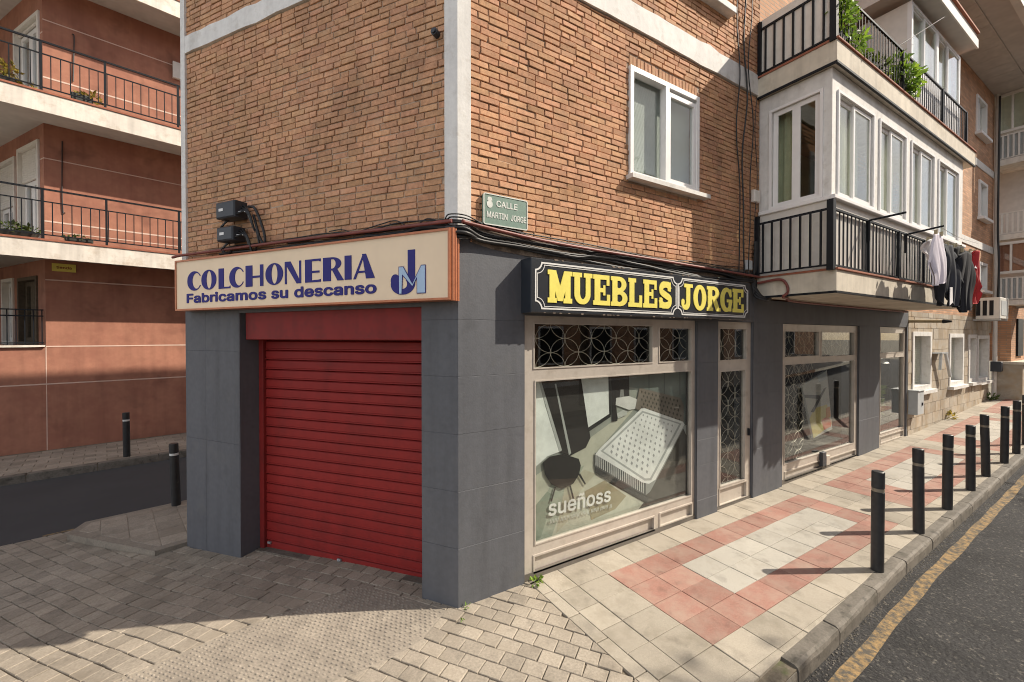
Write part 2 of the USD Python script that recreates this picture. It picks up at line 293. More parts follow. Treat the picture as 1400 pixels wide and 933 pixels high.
# ------------------------------------------------------------------ the lie of the land
DL = T([-0.57588, 0.81754, 0.0]); DS = T([0.97457, 0.22410, 0.0])
FR = Frame((0, 0), (1, 0))                       # shopping-street front
FL = Frame((0, 0), -DL)                          # shutter front; u = -distance from the corner
LC = DL*3.47                                     # far corner of the shutter front
FT = Frame(LC, -DS)                              # side-street front of the same building (seen only from the side street)
SP = T([-4.3327, 8.9483, 0.0]); FS = Frame(SP, DS)   # salmon house front
def sstep(t): t = np.clip(t, 0, 1); return t*t*(3-2*t)
def zR(x): return .0016*np.maximum(x, 0)**2
def zG(x, y):
    s = DL[0]*T(x, float)+DL[1]*T(y, float)
    return -.25*sstep(s/4.5)*(T(x, float) < .9) + zR(T(x, float))
def sheet(poly, fn, dz=0.0, step=.4):
    """A plan shape draped on the ground, cut into strips so that it follows the fall."""
    mb = MB()
    for p in polys(poly if hasattr(poly, 'geom_type') else Polygon(poly)):
        x0, y0, x1, y1 = p.bounds
        for x in np.arange(x0, x1, step):
            for y in np.arange(y0, y1, step):
                c = sbox(x, y, x+step, y+step)
                if not c.intersects(p): continue
                for q in polys(c.intersection(p)):
                    v, f = trimesh.creation.triangulate_polygon(q, engine='earcut')
                    if len(f) == 0: continue
                    mb.add(np.c_[v, fn(v[:, 0], v[:, 1])+dz], f)
    return mb
def slabs(mb, quad, fn, dz, h, ch, jit=0.0):
    """One paving piece: a plan polygon with a top at fn+dz, thickness h and softened edge ch."""
    q = np.asarray(quad, float); n = len(q); c = q.mean(0); zc = fn(q[:, 0], q[:, 1])
    k = 1-ch/np.maximum(np.linalg.norm(q-c, axis=1, keepdims=True), 1e-6)*1.3
    q2 = c+(q-c)*k; tx, ty = (rng.normal(0, jit, 2) if jit else (0, 0)); tl = (q-c)@T([tx, ty]); tl2 = (q2-c)@T([tx, ty])
    v = np.vstack([np.c_[q, zc+dz-h], np.c_[q, zc+dz-ch+tl], np.c_[q2, fn(q2[:, 0], q2[:, 1])+dz+tl2]])
    f = []
    for a in range(2):
        for i in range(n):
            j = (i+1) % n; f += [[a*n+i, a*n+j, (a+1)*n+j], [a*n+i, (a+1)*n+j, (a+1)*n+i]]
    for i in range(1, n-1): f.append([2*n, 2*n+i, 2*n+i+1])
    return mb.add(v, f)

# ================================================================== GROUND
struct('ground', MB().add([[-400, -400, -.62], [400, -400, -.62], [400, 400, -.62], [-400, 400, -.62]], [[0, 1, 2, 3]]), 'joint')
KP = [(-9.0, -1.95), (.8, -1.695), (1.6, -1.656), (2.24, -1.637), (3.035, -1.60), (3.8, -1.571), (9.0, -1.50), (26.0, -1.38)]     # outer edge of the kerb
def ky(x): return np.interp(x, [a for a, b in KP], [b for a, b in KP])
KW = .105
zroad = lambda x, y: zR(T(x, float))-.12
xs = [a for a, b in KP]
struct('road', sheet(Polygon([(x, ky(x)-.0) for x in xs]+[(26, -5.8), (-9, -5.8)]), zroad, 0, 1.0), 'asphalt')
# worn yellow line along the kerb
mb = MB(); X = np.arange(-2, 20, .25)
for a, b in zip(X[:-1], X[1:]):
    q = [(a, ky(a)-.175+.006*math.sin(a*5)), (b, ky(b)-.175+.006*math.sin(b*5)), (b, ky(b)-.088+.005*math.sin(b*7)), (a, ky(a)-.088+.005*math.sin(a*7))]
    mb.add([[x, y, zroad(x, y)+.004] for x, y in q], [[0, 1, 2, 3]])
struct('yellow_line', mb, 'yellow_paint')
# kerb: granite stones end to end
bed = MB(); 
for a, b in zip(X[:-1], X[1:]):
    q = [(a, ky(a)+.012), (b, ky(b)+.012), (b, ky(b)+KW), (a, ky(a)+KW)]
    bed.add([[x, y, zR(x)-.02] for x, y in q], [[0, 1, 2, 3]]); bed.add([[q[0][0], q[0][1], zR(a)-.14], [q[1][0], q[1][1], zR(b)-.14], [q[1][0], q[1][1], zR(b)-.02], [q[0][0], q[0][1], zR(a)-.02]], [[0, 1, 2, 3]])
kerb = struct('kerb', bed, 'joint')
joints = [.02, .80, 1.602, 2.24, 3.035, 3.81] + list(np.arange(4.58, 20, .77))
for i, (a, b) in enumerate(zip(joints[:-1], joints[1:])):
    mb = MB(); a2, b2 = a+.006, b-.006; d = .045 if i == 0 else (.02 if i == 1 else 0)
    prof = [(0.0, -.15), (0.0, -.035), (.008, -.012), (.028, 0.0), (KW, 0.0), (KW, -.15)]
    n = 7; S = np.linspace(a2, b2, n); v = []
    for s_ in S:
        j = rng.normal(0, .0022, (len(prof), 2)); j[0] = j[-1] = 0
        for (dy, dz), (jy, jz) in zip(prof, j): v.append([s_, ky(s_)+dy+jy, zR(s_)+dz+jz-d])
    m = len(prof); f = []
    for k in range(n-1):
        for q in range(m-1): f.append([k*m+q, (k+1)*m+q, (k+1)*m+q+1, k*m+q+1])
    mb.add(v, f); mb.add(v[:m], [[0, q, q+1] for q in range(1, m-1)]); mb.add(v[-m:], [[0, q+1, q] for q in range(1, m-1)])
    part(kerb, 'kerb_stone', mb, 'kerb')
# pavement of pale and red slabs in rectangles
TX, TY, X0T, Y0T = .3395, .2495, .98, -.008
pvp = [(.765, .032), (20, .032), (20, ky(20)+KW)]+[(x, ky(x)+KW) for x in (9, 3.8, 3.035, 2.24, 1.6, .77)]
pave = struct('pavement', sheet(Polygon(pvp), lambda x, y: zR(x), -.012, .6), 'joint')
cells = []
area = Polygon(pvp)
for i in range(-1, 56):
    for j in range(0, 7):
        x0 = X0T+i*TX; y1 = Y0T-j*TY
        c = sbox(x0+.0022, y1-TY+.0022, x0+TX-.0022, y1-.0022 if j else .03)
        k = (i-1) % 12                 # a ring is ten slabs long and is followed by two pale courses
        red = (i >= 1) and k < 10 and 1 <= j <= 4 and not (2 <= k < 9 and 2 <= j <= 3)
        if (i >= 1) and 2 <= k < 9 and 2 <= j <= 3: red = None
        g = c.intersection(area)
        for p in polys(g):
            if p.area > .004: cells.append((np.hypot(p.centroid.x-CAM[0], p.centroid.y-CAM[1]), p, red))
cells.sort(key=lambda c: c[0]); rest = {True: MB(), False: MB(), None: MB()}
for n, (d, p, red) in enumerate(cells):
    q = np.array(p.exterior.coords)[:-1][::-1]
    big = n < 298
    mb = slabs(MB() if big else rest[red], q, lambda x, y: zR(x), rng.normal(0, .0012), .03, .0028, .0035)
    if big: part(pave, 'paving_slab', mb, 'tile_r' if red else ('tile_c' if red is None else 'tile_w'))
part(pave, 'more_red_slabs', rest[True], 'tile_r', kind='stuff'); part(pave, 'more_pale_slabs', rest[False], 'tile_w', kind='stuff'); part(pave, 'more_grey_slabs', rest[None], 'tile_c', kind='stuff')
# edging strip between the slabs and the setts
edging = struct('edging', sheet(Polygon([(.655, .0), (.765, .0), (.765, -1.75), (.655, -1.75)]), lambda x, y: zR(x), -.02, .5), 'joint')
y = -.03
for L in (.17, .33, .30, .34, .31, .30):
    part(edging, 'edging_stone', slabs(MB(), [(.659, y-L+.004), (.762, y-L+.004), (.762, y-.004), (.659, y-.004)], lambda x, y: zR(x), .001, .03, .004, .004), 'tile_w'); y -= L

# the corner area of grey setts, its tactile strip and the low side-street pavement
RN0 = T([-3.243, 4.126])                                   # edge of the side road
def rn(t, off=0): return RN0+DS[:2]*t+T([-DS[1], DS[0]])*off
plaza_poly = Polygon([rn(-9), rn(0), (-3.21, 3.80), (-2.26, 2.77), tuple(LC[:2]*1.02), tuple(DL[:2]*2.5+T([.8175, .576])*.30), tuple(DL[:2]*.3+T([.8175, .576])*.30), (.05, .02), (.655, .02), (.655, ky(.6)+KW), (-9, ky(-9)+KW)]).buffer(0)
plaza = struct('corner_paving', sheet(plaza_poly, zG, -.016, .35), 'joint')
band_c = Polygon([(-.56, .765), (-.95, .755), (-1.56, .70), (-2.05, .60), (-2.75, .36), (-3.2, .1), (-3.0, -.45), (-1.9, -.30), (-.93, -.22), (-.62, -.235), (-.36, -.185), (-.09, .03)])
E1 = -DL[:2]; E2 = T([.81754, .57588])                     # setts run in rows parallel to the shutter
sett = []; RW, RL = .120, .148
wob = lambda p: meshkit.noise(np.c_[p*1.1, np.zeros(len(p))], 3)-.5
for r in range(-34, 26):
    off = (r % 2)*RL*.5+rng.normal(0, .008)
    for k in range(-40, 36):
        a0 = k*RL+off; b0 = r*RW
        q = T([(a0+.003, b0+.003), (a0+RL-.003, b0+.003), (a0+RL-.003, b0+RW-.003), (a0+.003, b0+RW-.003)])+rng.normal(0, .0022, (4, 2))
        q = q+np.c_[wob(q*1.3)*.0, wob(q)*.045]
        q = q@T([E1, E2])
        c = q.mean(0)
        if c[0] < -5 or c[1] < -1.5 or c[0] > .7: continue
        d = T([c[0], c[1], 0])-CAM; zc = d@FWD
        g = Polygon(q)
        if not g.intersects(plaza_poly): continue
        g = g.intersection(plaza_poly).difference(band_c)
        for p in polys(g):
            if p.area < .0012: continue
            p = Polygon(p.exterior.coords)
            xx, yy = (d@RIGHT)/max(zc, .05)*FPX, -(d@UP)/max(zc, .05)*FPX
            vis = zc > .3 and abs(xx) < 740 and yy < 500
            sett.append((0 if vis else 1, np.linalg.norm(d), p))
sett.sort(key=lambda t: t[:2]); rest = MB()
for n, (vis, d, p) in enumerate(sett):
    q = np.array(p.exterior.coords)[:-1][::-1]; big = n < 298 and vis == 0
    mb = slabs(MB() if big else rest, q, zG, rng.normal(0, .0016), .03, .004, .008)
    if big: part(plaza, 'sett', mb, 'paver')
part(plaza, 'more_setts', rest, 'paver_s', kind='stuff')
# ribbed and studded concrete strip leading to the shutter
tac = sheet(band_c.intersection(plaza_poly), zG, -.003, .35); part(plaza, 'studded_strip', tac, 'tactile')
st = MB(); dm = trimesh.creation.icosphere(1, 1.0); dv = dm.vertices.copy(); df = dm.faces[(dv[dm.faces][:, :, 2] > -.2).all(1)]
inb = band_c.buffer(-.02).intersection(plaza_poly)
for i in range(-70, 30):
    for j in range(-60, 40):
        a0, b0 = i*.043+(j % 2)*.0215, j*.030
        c = a0*E1+b0*E2+rng.normal(0, .0015, 2)
        if not inb.contains(Point(c)) or rng.random() < .04: continue
        h = .0065*rng.uniform(.6, 1.15)
        w = dv*T([.0135, .0085, h]); w = np.c_[w[:, :2]@T([E1, E2]), w[:, 2]]+T([*c, float(zG(*c))-.003]); st.add(w, df)
part(plaza, 'studs', st, 'tactile', kind='stuff', smooth=True)

# side street: road, its near pavement on a thin raised slab, and the far pavement under the salmon house
W = 14
sr = Polygon([rn(-9, 0), rn(W, 0), rn(W, 2.95), rn(-9, 2.95)])
struct('side_road', sheet(sr, lambda x, y: 0*x-.25, -.004, 2.0), 'asphalt2')
mb = MB(); mb.add([[*rn(-.25, .0), -.249], [*rn(.62, .0), -.249], [*rn(.62, .05), -.249], [*rn(-.25, .05), -.249]], [[0, 1, 2, 3]]); struct('side_yellow_line', mb, 'yellow_paint')
a, b, c = T([-3.21, 3.80]), T([-2.26, 2.77]), LC[:2]
sp = Polygon([a, b, c+T([-.03, 0]), LC[:2]+DS[:2]*W, rn(W, -.02), rn(.1, -.02)])
nearp = struct('side_pavement', solid(MB(), sp.buffer(-.004), -.5, -.175), 'paver_s')
for t in np.arange(-1.2, 4.2, .24):
    for o in np.arange(-1.68, .0, .24):
        p = Polygon([rn(t+.004, o+.004), rn(t+.236, o+.004), rn(t+.236, o+.236), rn(t+.004, o+.236)]).intersection(sp.buffer(-.09))
        for g in polys(p):
            if g.area > .01: part(nearp, 'paving_slab', slabs(MB(), np.array(g.exterior.coords)[:-1][::-1], lambda x, y: 0*x-.171, rng.normal(0, .001), .02, .004, .004), 'paver')
KF = 2.95
fp = Polygon([rn(-9, KF+.14), rn(W, KF+.14), rn(W, 6.5), rn(-9, 6.5)])
farp = struct('far_pavement', solid(MB(), fp, -.5, -.14), 'joint')
more = MB()
for i, t in enumerate(np.arange(-3, 5.0, .30)):
    for k, o in enumerate(np.arange(KF+.15, KF+1.7, .19)):
        q = T([rn(t+.004+(k % 2)*.15, o+.004), rn(t+.296+(k % 2)*.15, o+.004), rn(t+.296+(k % 2)*.15, o+.186), rn(t+.004+(k % 2)*.15, o+.186)])
        slabs(more, q, lambda x, y: 0*x-.13, rng.normal(0, .001), .02, .004, .005)
part(farp, 'paving_bricks', more, 'paver_s', kind='stuff')
farkerb = struct('far_kerb', solid(MB(), Polygon([rn(-9, KF+.006), rn(W, KF+.006), rn(W, KF+.14), rn(-9, KF+.14)]), -.5, -.16), 'joint')
for t in np.arange(-3.1, 5.2, .82):
    q = [rn(t+.005, KF), rn(t+.815, KF), rn(t+.815, KF+.145), rn(t+.005, KF+.145)]
    part(farkerb, 'kerb_stone', slabs(MB(), q, lambda x, y: 0*x-.126, rng.normal(0, .001), .2, .012, .003), 'kerb')

# grit swept into the gutter
gg = MB(); pb = trimesh.creation.icosphere(0, 1.0)
for k in range(700):
    x = rng.uniform(1.3, 8.0); y = ky(x)-abs(rng.normal(0, .035))-.004; r_ = rng.uniform(.002, .0075)
    gg.add(pb.vertices*T([r_*rng.uniform(.8, 1.6), r_, r_*.7])+T([x, y, float(zroad(x, y))+r_*.3]), pb.faces)
struct('gutter_gravel', gg, 'kerb', kind='stuff')

# ================================================================== CORNER BUILDING
ROOF = 8.72
bld = thing('corner_building', 'brick apartment building with dark grey ground floor shops on the street corner', 'building', (0, 0, 0))
END = T([16.0, 0.0]); BACK = 9.0
foot = Polygon([(0, 0), (16.0, 0), (16.0, BACK), tuple(LC[:2]+DS[:2]*9), tuple(LC[:2])])

# ---- brickwork -----------------------------------------------------
def bricks_on(fr, ranges, holes, soldier=()):
    """ranges: (u0, u1, z0, z1) fields of running bond; returns a list of (distance, mesh builder args)."""
    out = []
    H_ = .0535
    for (u0, u1, z0, z1) in ranges:
        r = 0; z = z0
        while z < z1-.01:
            zt = min(z+H_, z1); u = u0-(.088 if r % 2 else 0)-rng.uniform(0, .02)
            while u < u1:
                L = .168 if rng.random() > .10 else .085
                L += rng.normal(0, .004)
                a, b = max(u, u0), min(u+L, u1); zz0, zz1 = z+.0045+rng.normal(0, .0009), zt-.0045+rng.normal(0, .0009)
                u += L+.010
                if b-a < .03 or zz1-zz0 < .012: continue
                if any(a < h[1] and b > h[0] and zz0 < h[3] and zz1 > h[2] for h in holes):
                    pieces = []
                    for h in holes:
                        if a < h[1] and b > h[0] and zz0 < h[3] and zz1 > h[2]:
                            if h[0]-a > .03: pieces.append((a, h[0]))
                            if b-h[1] > .03: pieces.append((h[1], b))
                else: pieces = [(a, b)]
                for a_, b_ in pieces: out.append((a_, b_, zz0, zz1))
            z += H_; r += 1
    for (u0, u1, z0, z1) in soldier:
        u = u0
        while u < u1-.03: out.append((u+.004, u+.050, z0, z1)); u += .0545
    return out
def brick_mesh(mb, fr, b):
    u0, u1, z0, z1 = b; o = .0+rng.normal(0, .0022); ch = .003; tw, tz = rng.normal(0, .0016, 2)
    us = T([u0, u1, u1, u0]); zs = T([z0, z0, z1, z1])
    us = us+rng.normal(0, .0016, 4); zs = zs+rng.normal(0, .0012, 4)
    cu, cz = us.mean(), zs.mean()
    oo = o+tw*(us-cu)/.1+tz*(zs-cz)/.03
    back = fr.P(us, zs, -.022); mid = fr.P(us, zs, oo-ch*.8); fi = fr.P(us-np.sign(us-cu)*ch, zs-np.sign(zs-cz)*ch, oo)
    v = np.vstack([back, mid, fi]); f = []
    for a in (0, 4):
        for i in range(4): j = (i+1) % 4; f.append([a+i, a+j, a+4+j, a+4+i])
    f.append([8, 9, 10, 11]); return mb.add(v, f)
WIN = (1.845, 2.94, 3.70, 4.785)                # first-floor window opening on the street front
R_rng = [(.108, 4.2, 2.83, 5.155), (1.5, 4.2, 5.43, 6.5)]
L_rng = [(-3.41, -.108, 2.86, 5.155), (-3.41, -.108, 5.345, 6.35)]
wallR = part(bld, 'brick_wall', fpoly(MB(), FR, rect(.05, 9.5, 2.55, ROOF).difference(rect(*WIN)).difference(rect(4.2, 9.5, 2.55, ROOF)), -.25, -.0115), 'mortar')
wallL = part(bld, 'brick_wall', fpoly(MB(), FL, rect(-3.44, -.05, 2.84, ROOF), -.25, -.0095), 'mortar')
hole = [(WIN[0]-.004, WIN[1]+.004, WIN[2]-.06, WIN[3]+.115), (.20, .625, 2.99, 3.235)]
hole = hole[:1]
BR = bricks_on(FR, R_rng, hole, soldier=[(WIN[0], WIN[1], WIN[3]+.008, WIN[3]+.112)])
BL = bricks_on(FL, L_rng, [])
def dist(fr, b): return np.linalg.norm(fr.P((b[0]+b[1])/2, (b[2]+b[3])/2)-CAM)+(50 if b[3] > 5.2 else 0)
for fr, wall, bs in ((FR, wallR, BR), (FL, wallL, BL)):
    bs.sort(key=lambda b: dist(fr, b)); more = MB()
    for n, b in enumerate(bs):
        if n < 149: part(wall, 'brick', brick_mesh(MB(), fr, b), 'brick')
        else: brick_mesh(more, fr, b)
    part(wall, 'more_bricks', more, 'brick_s', kind='stuff')
# walls too far along, or behind the glazed balconies
mb = MB(); fpoly(mb, FR, rect(4.2, 16.0, 2.60, ROOF).difference(unary_union([rect(14.15, 15.1, 7.25, 8.2), rect(14.45, 15.25, 5.17, 6.12), rect(14.55, 15.3, 3.3, 4.03), rect(4.6, 8.9, 2.9, 4.9)])), -.25, 0)
part(bld, 'far_brick_wall', mb, 'far_brick')
mb = MB(); fpoly(mb, FR, rect(9.3, 16, 4.36, 4.54), 0, .02); fpoly(mb, FR, rect(9.3, 16, 6.42, 6.60), 0, .02); part(bld, 'floor_band', mb, 'white_paint')
mb = MB(); fpoly(mb, FT, rect(-9.0, -.17, -.5, ROOF), -.25, 0); part(bld, 'side_wall', mb, 'far_brick')
mb = MB(); wbox(mb, 15.75, 16.0, 0.26, BACK, -.3, ROOF); part(bld, 'side_wall', mb, 'far_brick')
# white bands and corner strips
def band(fr, u0, u1, z0, z1, o=.018, n=24):
    mb = MB(); U = np.linspace(u0, u1, n); e0 = z0+rng.normal(0, .006, n); e1 = z1+rng.normal(0, .006, n)
    g = Polygon(list(zip(U, e0))+list(zip(U[::-1], e1[::-1]))); return fpoly(mb, fr, g, -.02, o)
part(bld, 'floor_band', band(FR, .112, 4.2, 5.165, 5.42), 'white_paint')
part(bld, 'floor_band', band(FL, -3.40, -.112, 5.160, 5.340), 'white_paint')
def upright(frs, z0, z1, o):
    """The painted corner strip: a prism with a slightly uneven plan that wraps the corner."""
    mb = MB()
    q = [FL.P(-.108, 0, o), FL.P(0, 0, o)*.5+FR.P(0, 0, o)*.5+T([-.006, -.009, 0])*0, FR.P(.105, 0, o), FR.P(.105, 0, -.05), FL.P(-.108, 0, -.05)]
    return solid(mb, [(p[0], p[1]) for p in q], z0, z1)
part(bld, 'corner_strip', upright(None, 2.93, ROOF, .016), 'white_paint')
part(bld, 'corner_strip', fpoly(MB(), FL, rect(-3.475, -3.40, 2.93, ROOF), -.2, .02), 'white_paint')
# ---- floors and roof: the eaves hang well over the street
mb = MB(); solid(mb, foot.buffer(-.26), 2.62, 2.80); part(bld, 'floor_slab', mb, 'soffit')
roof = Polygon([(-.35, -.55), (9.6, -.55), (9.6, -.98), (17.5, -.98), (17.5, BACK), tuple(LC[:2]+DS[:2]*9+T([-.1, .4])), tuple(LC[:2]+T([-.45, .35]))])
mb = MB(); solid(mb, roof, ROOF, ROOF+.22); part(bld, 'roof', mb, 'soffit')
mb = MB(); solid(mb, foot, ROOF+.22, ROOF+1.15); part(bld, 'attic', mb, 'far_brick')
mb = MB()
for k in range(14): wbox(mb, 9.75+k*.55, 9.75+k*.55+.54, -.62, -.004, ROOF-.03, ROOF-.004)
part(bld, 'eaves_boards', mb, 'soffit_wood')
mb = MB(); wbox(mb, 9.4, 9.62, -1.1, .0, ROOF-.30, ROOF-.035); wbox(mb, 9.62, 17.5, -1.10, -.985, ROOF-.06, ROOF+.2); part(bld, 'fascia', mb, 'cream_metal')

# ---- grey ground floor ------------------------------------------------
def panel_joints(mb, fr, u0, u1, zs, o0, o1, gap=.004, ch=.003):
    for a, b in zip(zs[:-1], zs[1:]): fbox(mb, fr, u0, u1, a+gap/2, b-gap/2, o0, o1, ch)
core = MB()
fpoly(core, FR, unary_union([rect(.01, .612, -.02, 2.86), rect(2.95, 3.345, 0, 2.5), rect(4.10, 4.83, 0, 2.55), rect(7.32, 8.19, 0, 2.55), rect(9.53, 9.58, 0.0, 2.55), rect(.5, 9.58, 2.28, 2.58), rect(.5, 4.4, 2.55, 2.86)]), -.25, -.0025)
fpoly(core, FL, unary_union([rect(-.333, -.01, -.05, 2.9), rect(-3.46, -2.565, -.4, 2.9), rect(-3.46, -.01, 2.34, 2.9)]), -.30, -.0025)
shopwall = part(bld, 'shopfront_wall', core, 'grey_paint')
ZS = [-.02, .224, .458, .78, 1.344, 1.79, 2.232]
def cladding(fr, u0, u1, zs, o0=-.008, o1=0.0, parent=None):
    for a, b in zip(zs[:-1], zs[1:]):
        mb = MB(); fbox(mb, fr, u0, u1, a+.0006, b-.0006, o0, o1+rng.normal(0, .0006), .0016); part(parent or shopwall, 'cladding_panel', mb, 'grey_paint')
cladding(FR, .0, .612, [-.02, .458, .90, 1.345, 1.79, 2.232, 2.86])
cladding(FR, 2.95, 3.345, [.0, .224, .622, .916, 1.344, 1.799, 2.27])
cladding(FR, 4.10, 4.83, [.0, .651, 1.365, 1.759, 2.27, 2.58])
cladding(FR, 7.32, 7.75, [.04, .68, 1.4, 2.27]); cladding(FR, 7.75, 8.19, [.04, .68, 1.4, 2.27]); cladding(FR, 4.83, 7.2, [2.285, 2.58]); cladding(FR, 7.2, 9.58, [2.285, 2.58])
cladding(FL, -.333, -.0, [-.06, .458, .90, 1.345, 1.79, 2.232, 2.86])
cladding(FL, -3.46, -3.11, [-.36, 1.0, 1.95, 2.36]); cladding(FL, -3.11, -2.565, [-.36, 1.0, 1.95, 2.36])
rv = MB(); fbox(rv, FL, -2.572, -2.558, -.4, 2.36, -.30, -.002); part(bld, 'pillar_side', rv, 'grey_paint')
rv = MB(); fbox(rv, FL, -.338, -.326, -.1, 2.36, -.30, -.002); part(bld, 'pillar_side', rv, 'grey_paint')
# rough mortar edge above the shop signs
mb = MB(); fpoly(mb, FR, Polygon([(.12, 2.835), (.3, 2.80), (.62, 2.78), (1.4, 2.775), (3.9, 2.74), (4.1, 2.76), (4.1, 2.93), (2.5, 2.925), (.9, 2.95), (.12, 2.96)]), -.04, .006)
fpoly(mb, FL, Polygon([(-3.45, 2.84), (-.12, 2.82), (-.12, 2.93), (-1.2, 2.92), (-3.45, 2.945)]), -.04, .006); part(bld, 'mortar_edge', mb, 'rough_mortar')
# plinth for the recess behind the shutter
lint = MB(); fbox(lint, FL, -2.53, -.34, 2.07, 2.40, -.30, -.045, .006); part(bld, 'lintel', lint, 'red_paint')
# ---- roller shutter
SH0, SH1, SO = -2.50, -.40, -.235
sh = part(bld, 'roller_shutter', fbox(MB(), FL, SH0-.06, SH1+.06, -.35, 2.2, SO-.06, SO-.03), 'red_paint')
gz = lambda u: float(zG(*(FL.P(u, 0, SO)[:2])))
NS = 22; zz = np.linspace(-.055, 2.06, NS+1)
for k in range(NS):
    mb = MB(); z0, z1 = zz[k], zz[k+1]; h = z1-z0
    prof = [(-.022, z0+.001), (-.004, z0+.0015), (.004, z0+.003), (.0045, z0+.012), (-.001, z0+.017), (.0012, z0+h*.5), (-.001, z1-.016), (-.005, z1-.010), (-.014, z1-.005), (-.022, z1-.001)]
    us = np.linspace(SH0, SH1, 9); fall = (us-SH1)/(SH0-SH1)*(-.095 if k == 0 else -.004*(NS-k)*1.0)
    if k: fall = (us-SH1)/(SH0-SH1)*(-.095)*(1-k/NS)
    fall1 = (us-SH1)/(SH0-SH1)*(-.095)*(1-(k+1)/NS)
    v = []
    for i, u in enumerate(us):
        wv = .0016*math.sin(u*5+k*1.7)+.004*math.exp(-((u+1.3)/.3)**2-((k-5)/3.)**2)*-1
        for o, z in prof:
            t = (z-z0)/h; v.append(FL.P(u, z+fall[i]*(1-t)+fall1[i]*t, SO+o+wv))
    m = len(prof); f = [[i*m+q, (i+1)*m+q, (i+1)*m+q+1, i*m+q+1] for i in range(len(us)-1) for q in range(m-1)]
    part(sh, 'slat', mb.add(v, f), 'red_slat', smooth=25)
mb = MB(); fbox(mb, FL, SH0-.055, SH0+.012, -.30, 2.07, SO-.03, SO+.035, .004); part(sh, 'guide_rail', mb, 'red_paint')
mb = MB(); fbox(mb, FL, SH1-.012, SH1+.06, -.10, 2.07, SO-.03, SO+.035, .004); part(sh, 'guide_rail', mb, 'red_paint')
mb = MB(); v = [FL.P(u, z+(u-SH1)/(SH0-SH1)*(-.095), o) for u in (SH0+.015, SH1-.015) for o, z in ((SO-.02, -.10), (SO+.018, -.10), (SO+.018, -.045), (SO-.02, -.045))]
mb.add(v, [[0, 1, 5, 4], [1, 2, 6, 5], [2, 3, 7, 6], [3, 0, 4, 7]]); part(sh, 'bottom_rail', mb, 'red_paint')
mb = MB()
for px, py in ((367.5, 742.5), (463, 766.5)):
    u, z = FL.at(px, py, SO+.02); fbox(mb, FL, u-.022, u+.022, z-.011, z+.011, SO+.005, SO+.026, .006)
part(sh, 'lock', mb, 'galv')
mb = MB(); q = [FL.P(-2.56, 0, -.30), FL.P(-.335, 0, -.30), FL.P(-.335, 0, -.16), FL.P(-2.56, 0, -.16)]
sill = MB(); v = []
for u in (-2.555, -.34):
    g0 = gz(u)
    v += [FL.P(u, g0-.1, -.29), FL.P(u, g0-.1, -.15), FL.P(u, g0+.012, -.155), FL.P(u, g0+.012, -.29)]
part(bld, 'threshold', sill.add(v, [[0, 1, 5, 4], [1, 2, 6, 5], [2, 3, 7, 6], [3, 0, 4, 7]]), 'kerb')

# ---- shop windows -----------------------------------------------------
def lattice(mb, fr, u0, u1, z0, z1, o, un, zn, a, b, r=.0045):
    """A grille of circles: every circle passes through the four crossings round it; clipped to the opening."""
    area = rect(u0, u1, z0, z1); R = math.hypot(a, b)/2*1.0
    n = int((u1-u0)/a)+4; m = int((z1-z0)/b)+4
    for i in range(-n, n+1):
        for j in range(-m, m+1):
            if (i+j) % 2 == 0: continue
            c = (un+i*a, zn+j*b)
            t = np.linspace(0, 2*np.pi, 29); ring = LineString(np.c_[c[0]+a*np.cos(t), c[1]+b*np.sin(t)])
            g = ring.intersection(area)
            if g.is_empty: continue
            g = shapely.ops.linemerge(g) if g.geom_type == 'MultiLineString' else g
            for ln in getattr(g, 'geoms', [g]):
                if ln.geom_type == 'LineString' and ln.length > .03:
                    p = np.array(ln.coords); tube(mb, fr.P(p[:, 0], p[:, 1], o), r, 4, False)
    for i in range(-n, n+1):
        for j in range(-m, m+1):
            if (i+j) % 2 == 0 and area.contains(Point(un+i*a, zn+j*b)): q = fr.P(un+i*a, zn+j*b, o); tube(mb, [q-fr.n*.004, q+fr.n*.006], .010, 6)
    return mb
def frame_bars(fr, name, u0, u1, z0, z1, opens, o0, o1, parent, m='alu', kick=()):
    g = rect(u0, u1, z0, z1).difference(unary_union([rect(*q) for q in opens]+[rect(*q) for q in kick]))
    w = part(parent, name, fpoly(MB(), fr, g, o0, o1), m)
    bead = MB()
    for q in opens: fpoly(bead, fr, frame_shape(q[0]-.006, q[1]+.006, q[2]-.006, q[3]+.006, .012), o1-.002, o1+.007)
    for q in kick: fpoly(bead, fr, frame_shape(q[0]-.010, q[1]+.010, q[2]-.008, q[3]+.008, .016), o1-.002, o1+.008)
    if opens or kick: part(w, 'bead', bead, m)
    for q in opens:
        gm = MB(); fbox(gm, fr, q[0]-.004, q[1]+.004, q[2]-.004, q[3]+.004, o0+.014, o0+.020); part(w, 'pane', gm, 'glass')
    for q in kick:
        km = MB(); fbox(km, fr, q[0]-.004, q[1]+.004, q[2]-.004, q[3]+.004, o0, o0+.022); part(w, 'kick_panel', km, m)
    return w
OB, OF = -.075, -.028
w1 = frame_bars(FR, 'shop_window', .617, 2.945, -.03, 2.285, [(.722, 2.232, 1.825, 2.215), (2.335, 2.885, 1.825, 2.195), (.735, 2.885, .292, 1.715)], OB, OF, bld, kick=[(.725, 2.262, .05, .195), (2.355, 2.90, .065, .205)])
lt = MB(); lattice(lt, FR, .70, 2.90, 1.80, 2.24, -.11, 1.129, 2.084, .165, .130, .0030)
part(w1, 'lattice_grille', lt, 'lattice')
d1 = frame_bars(FR, 'shop_door', 3.36, 4.085, -.02, 2.28, [(3.412, 3.99, 1.81, 2.198), (3.43, 3.965, .285, 1.68)], OB, OF, bld, kick=[(3.425, 4.0, .062, .262)])
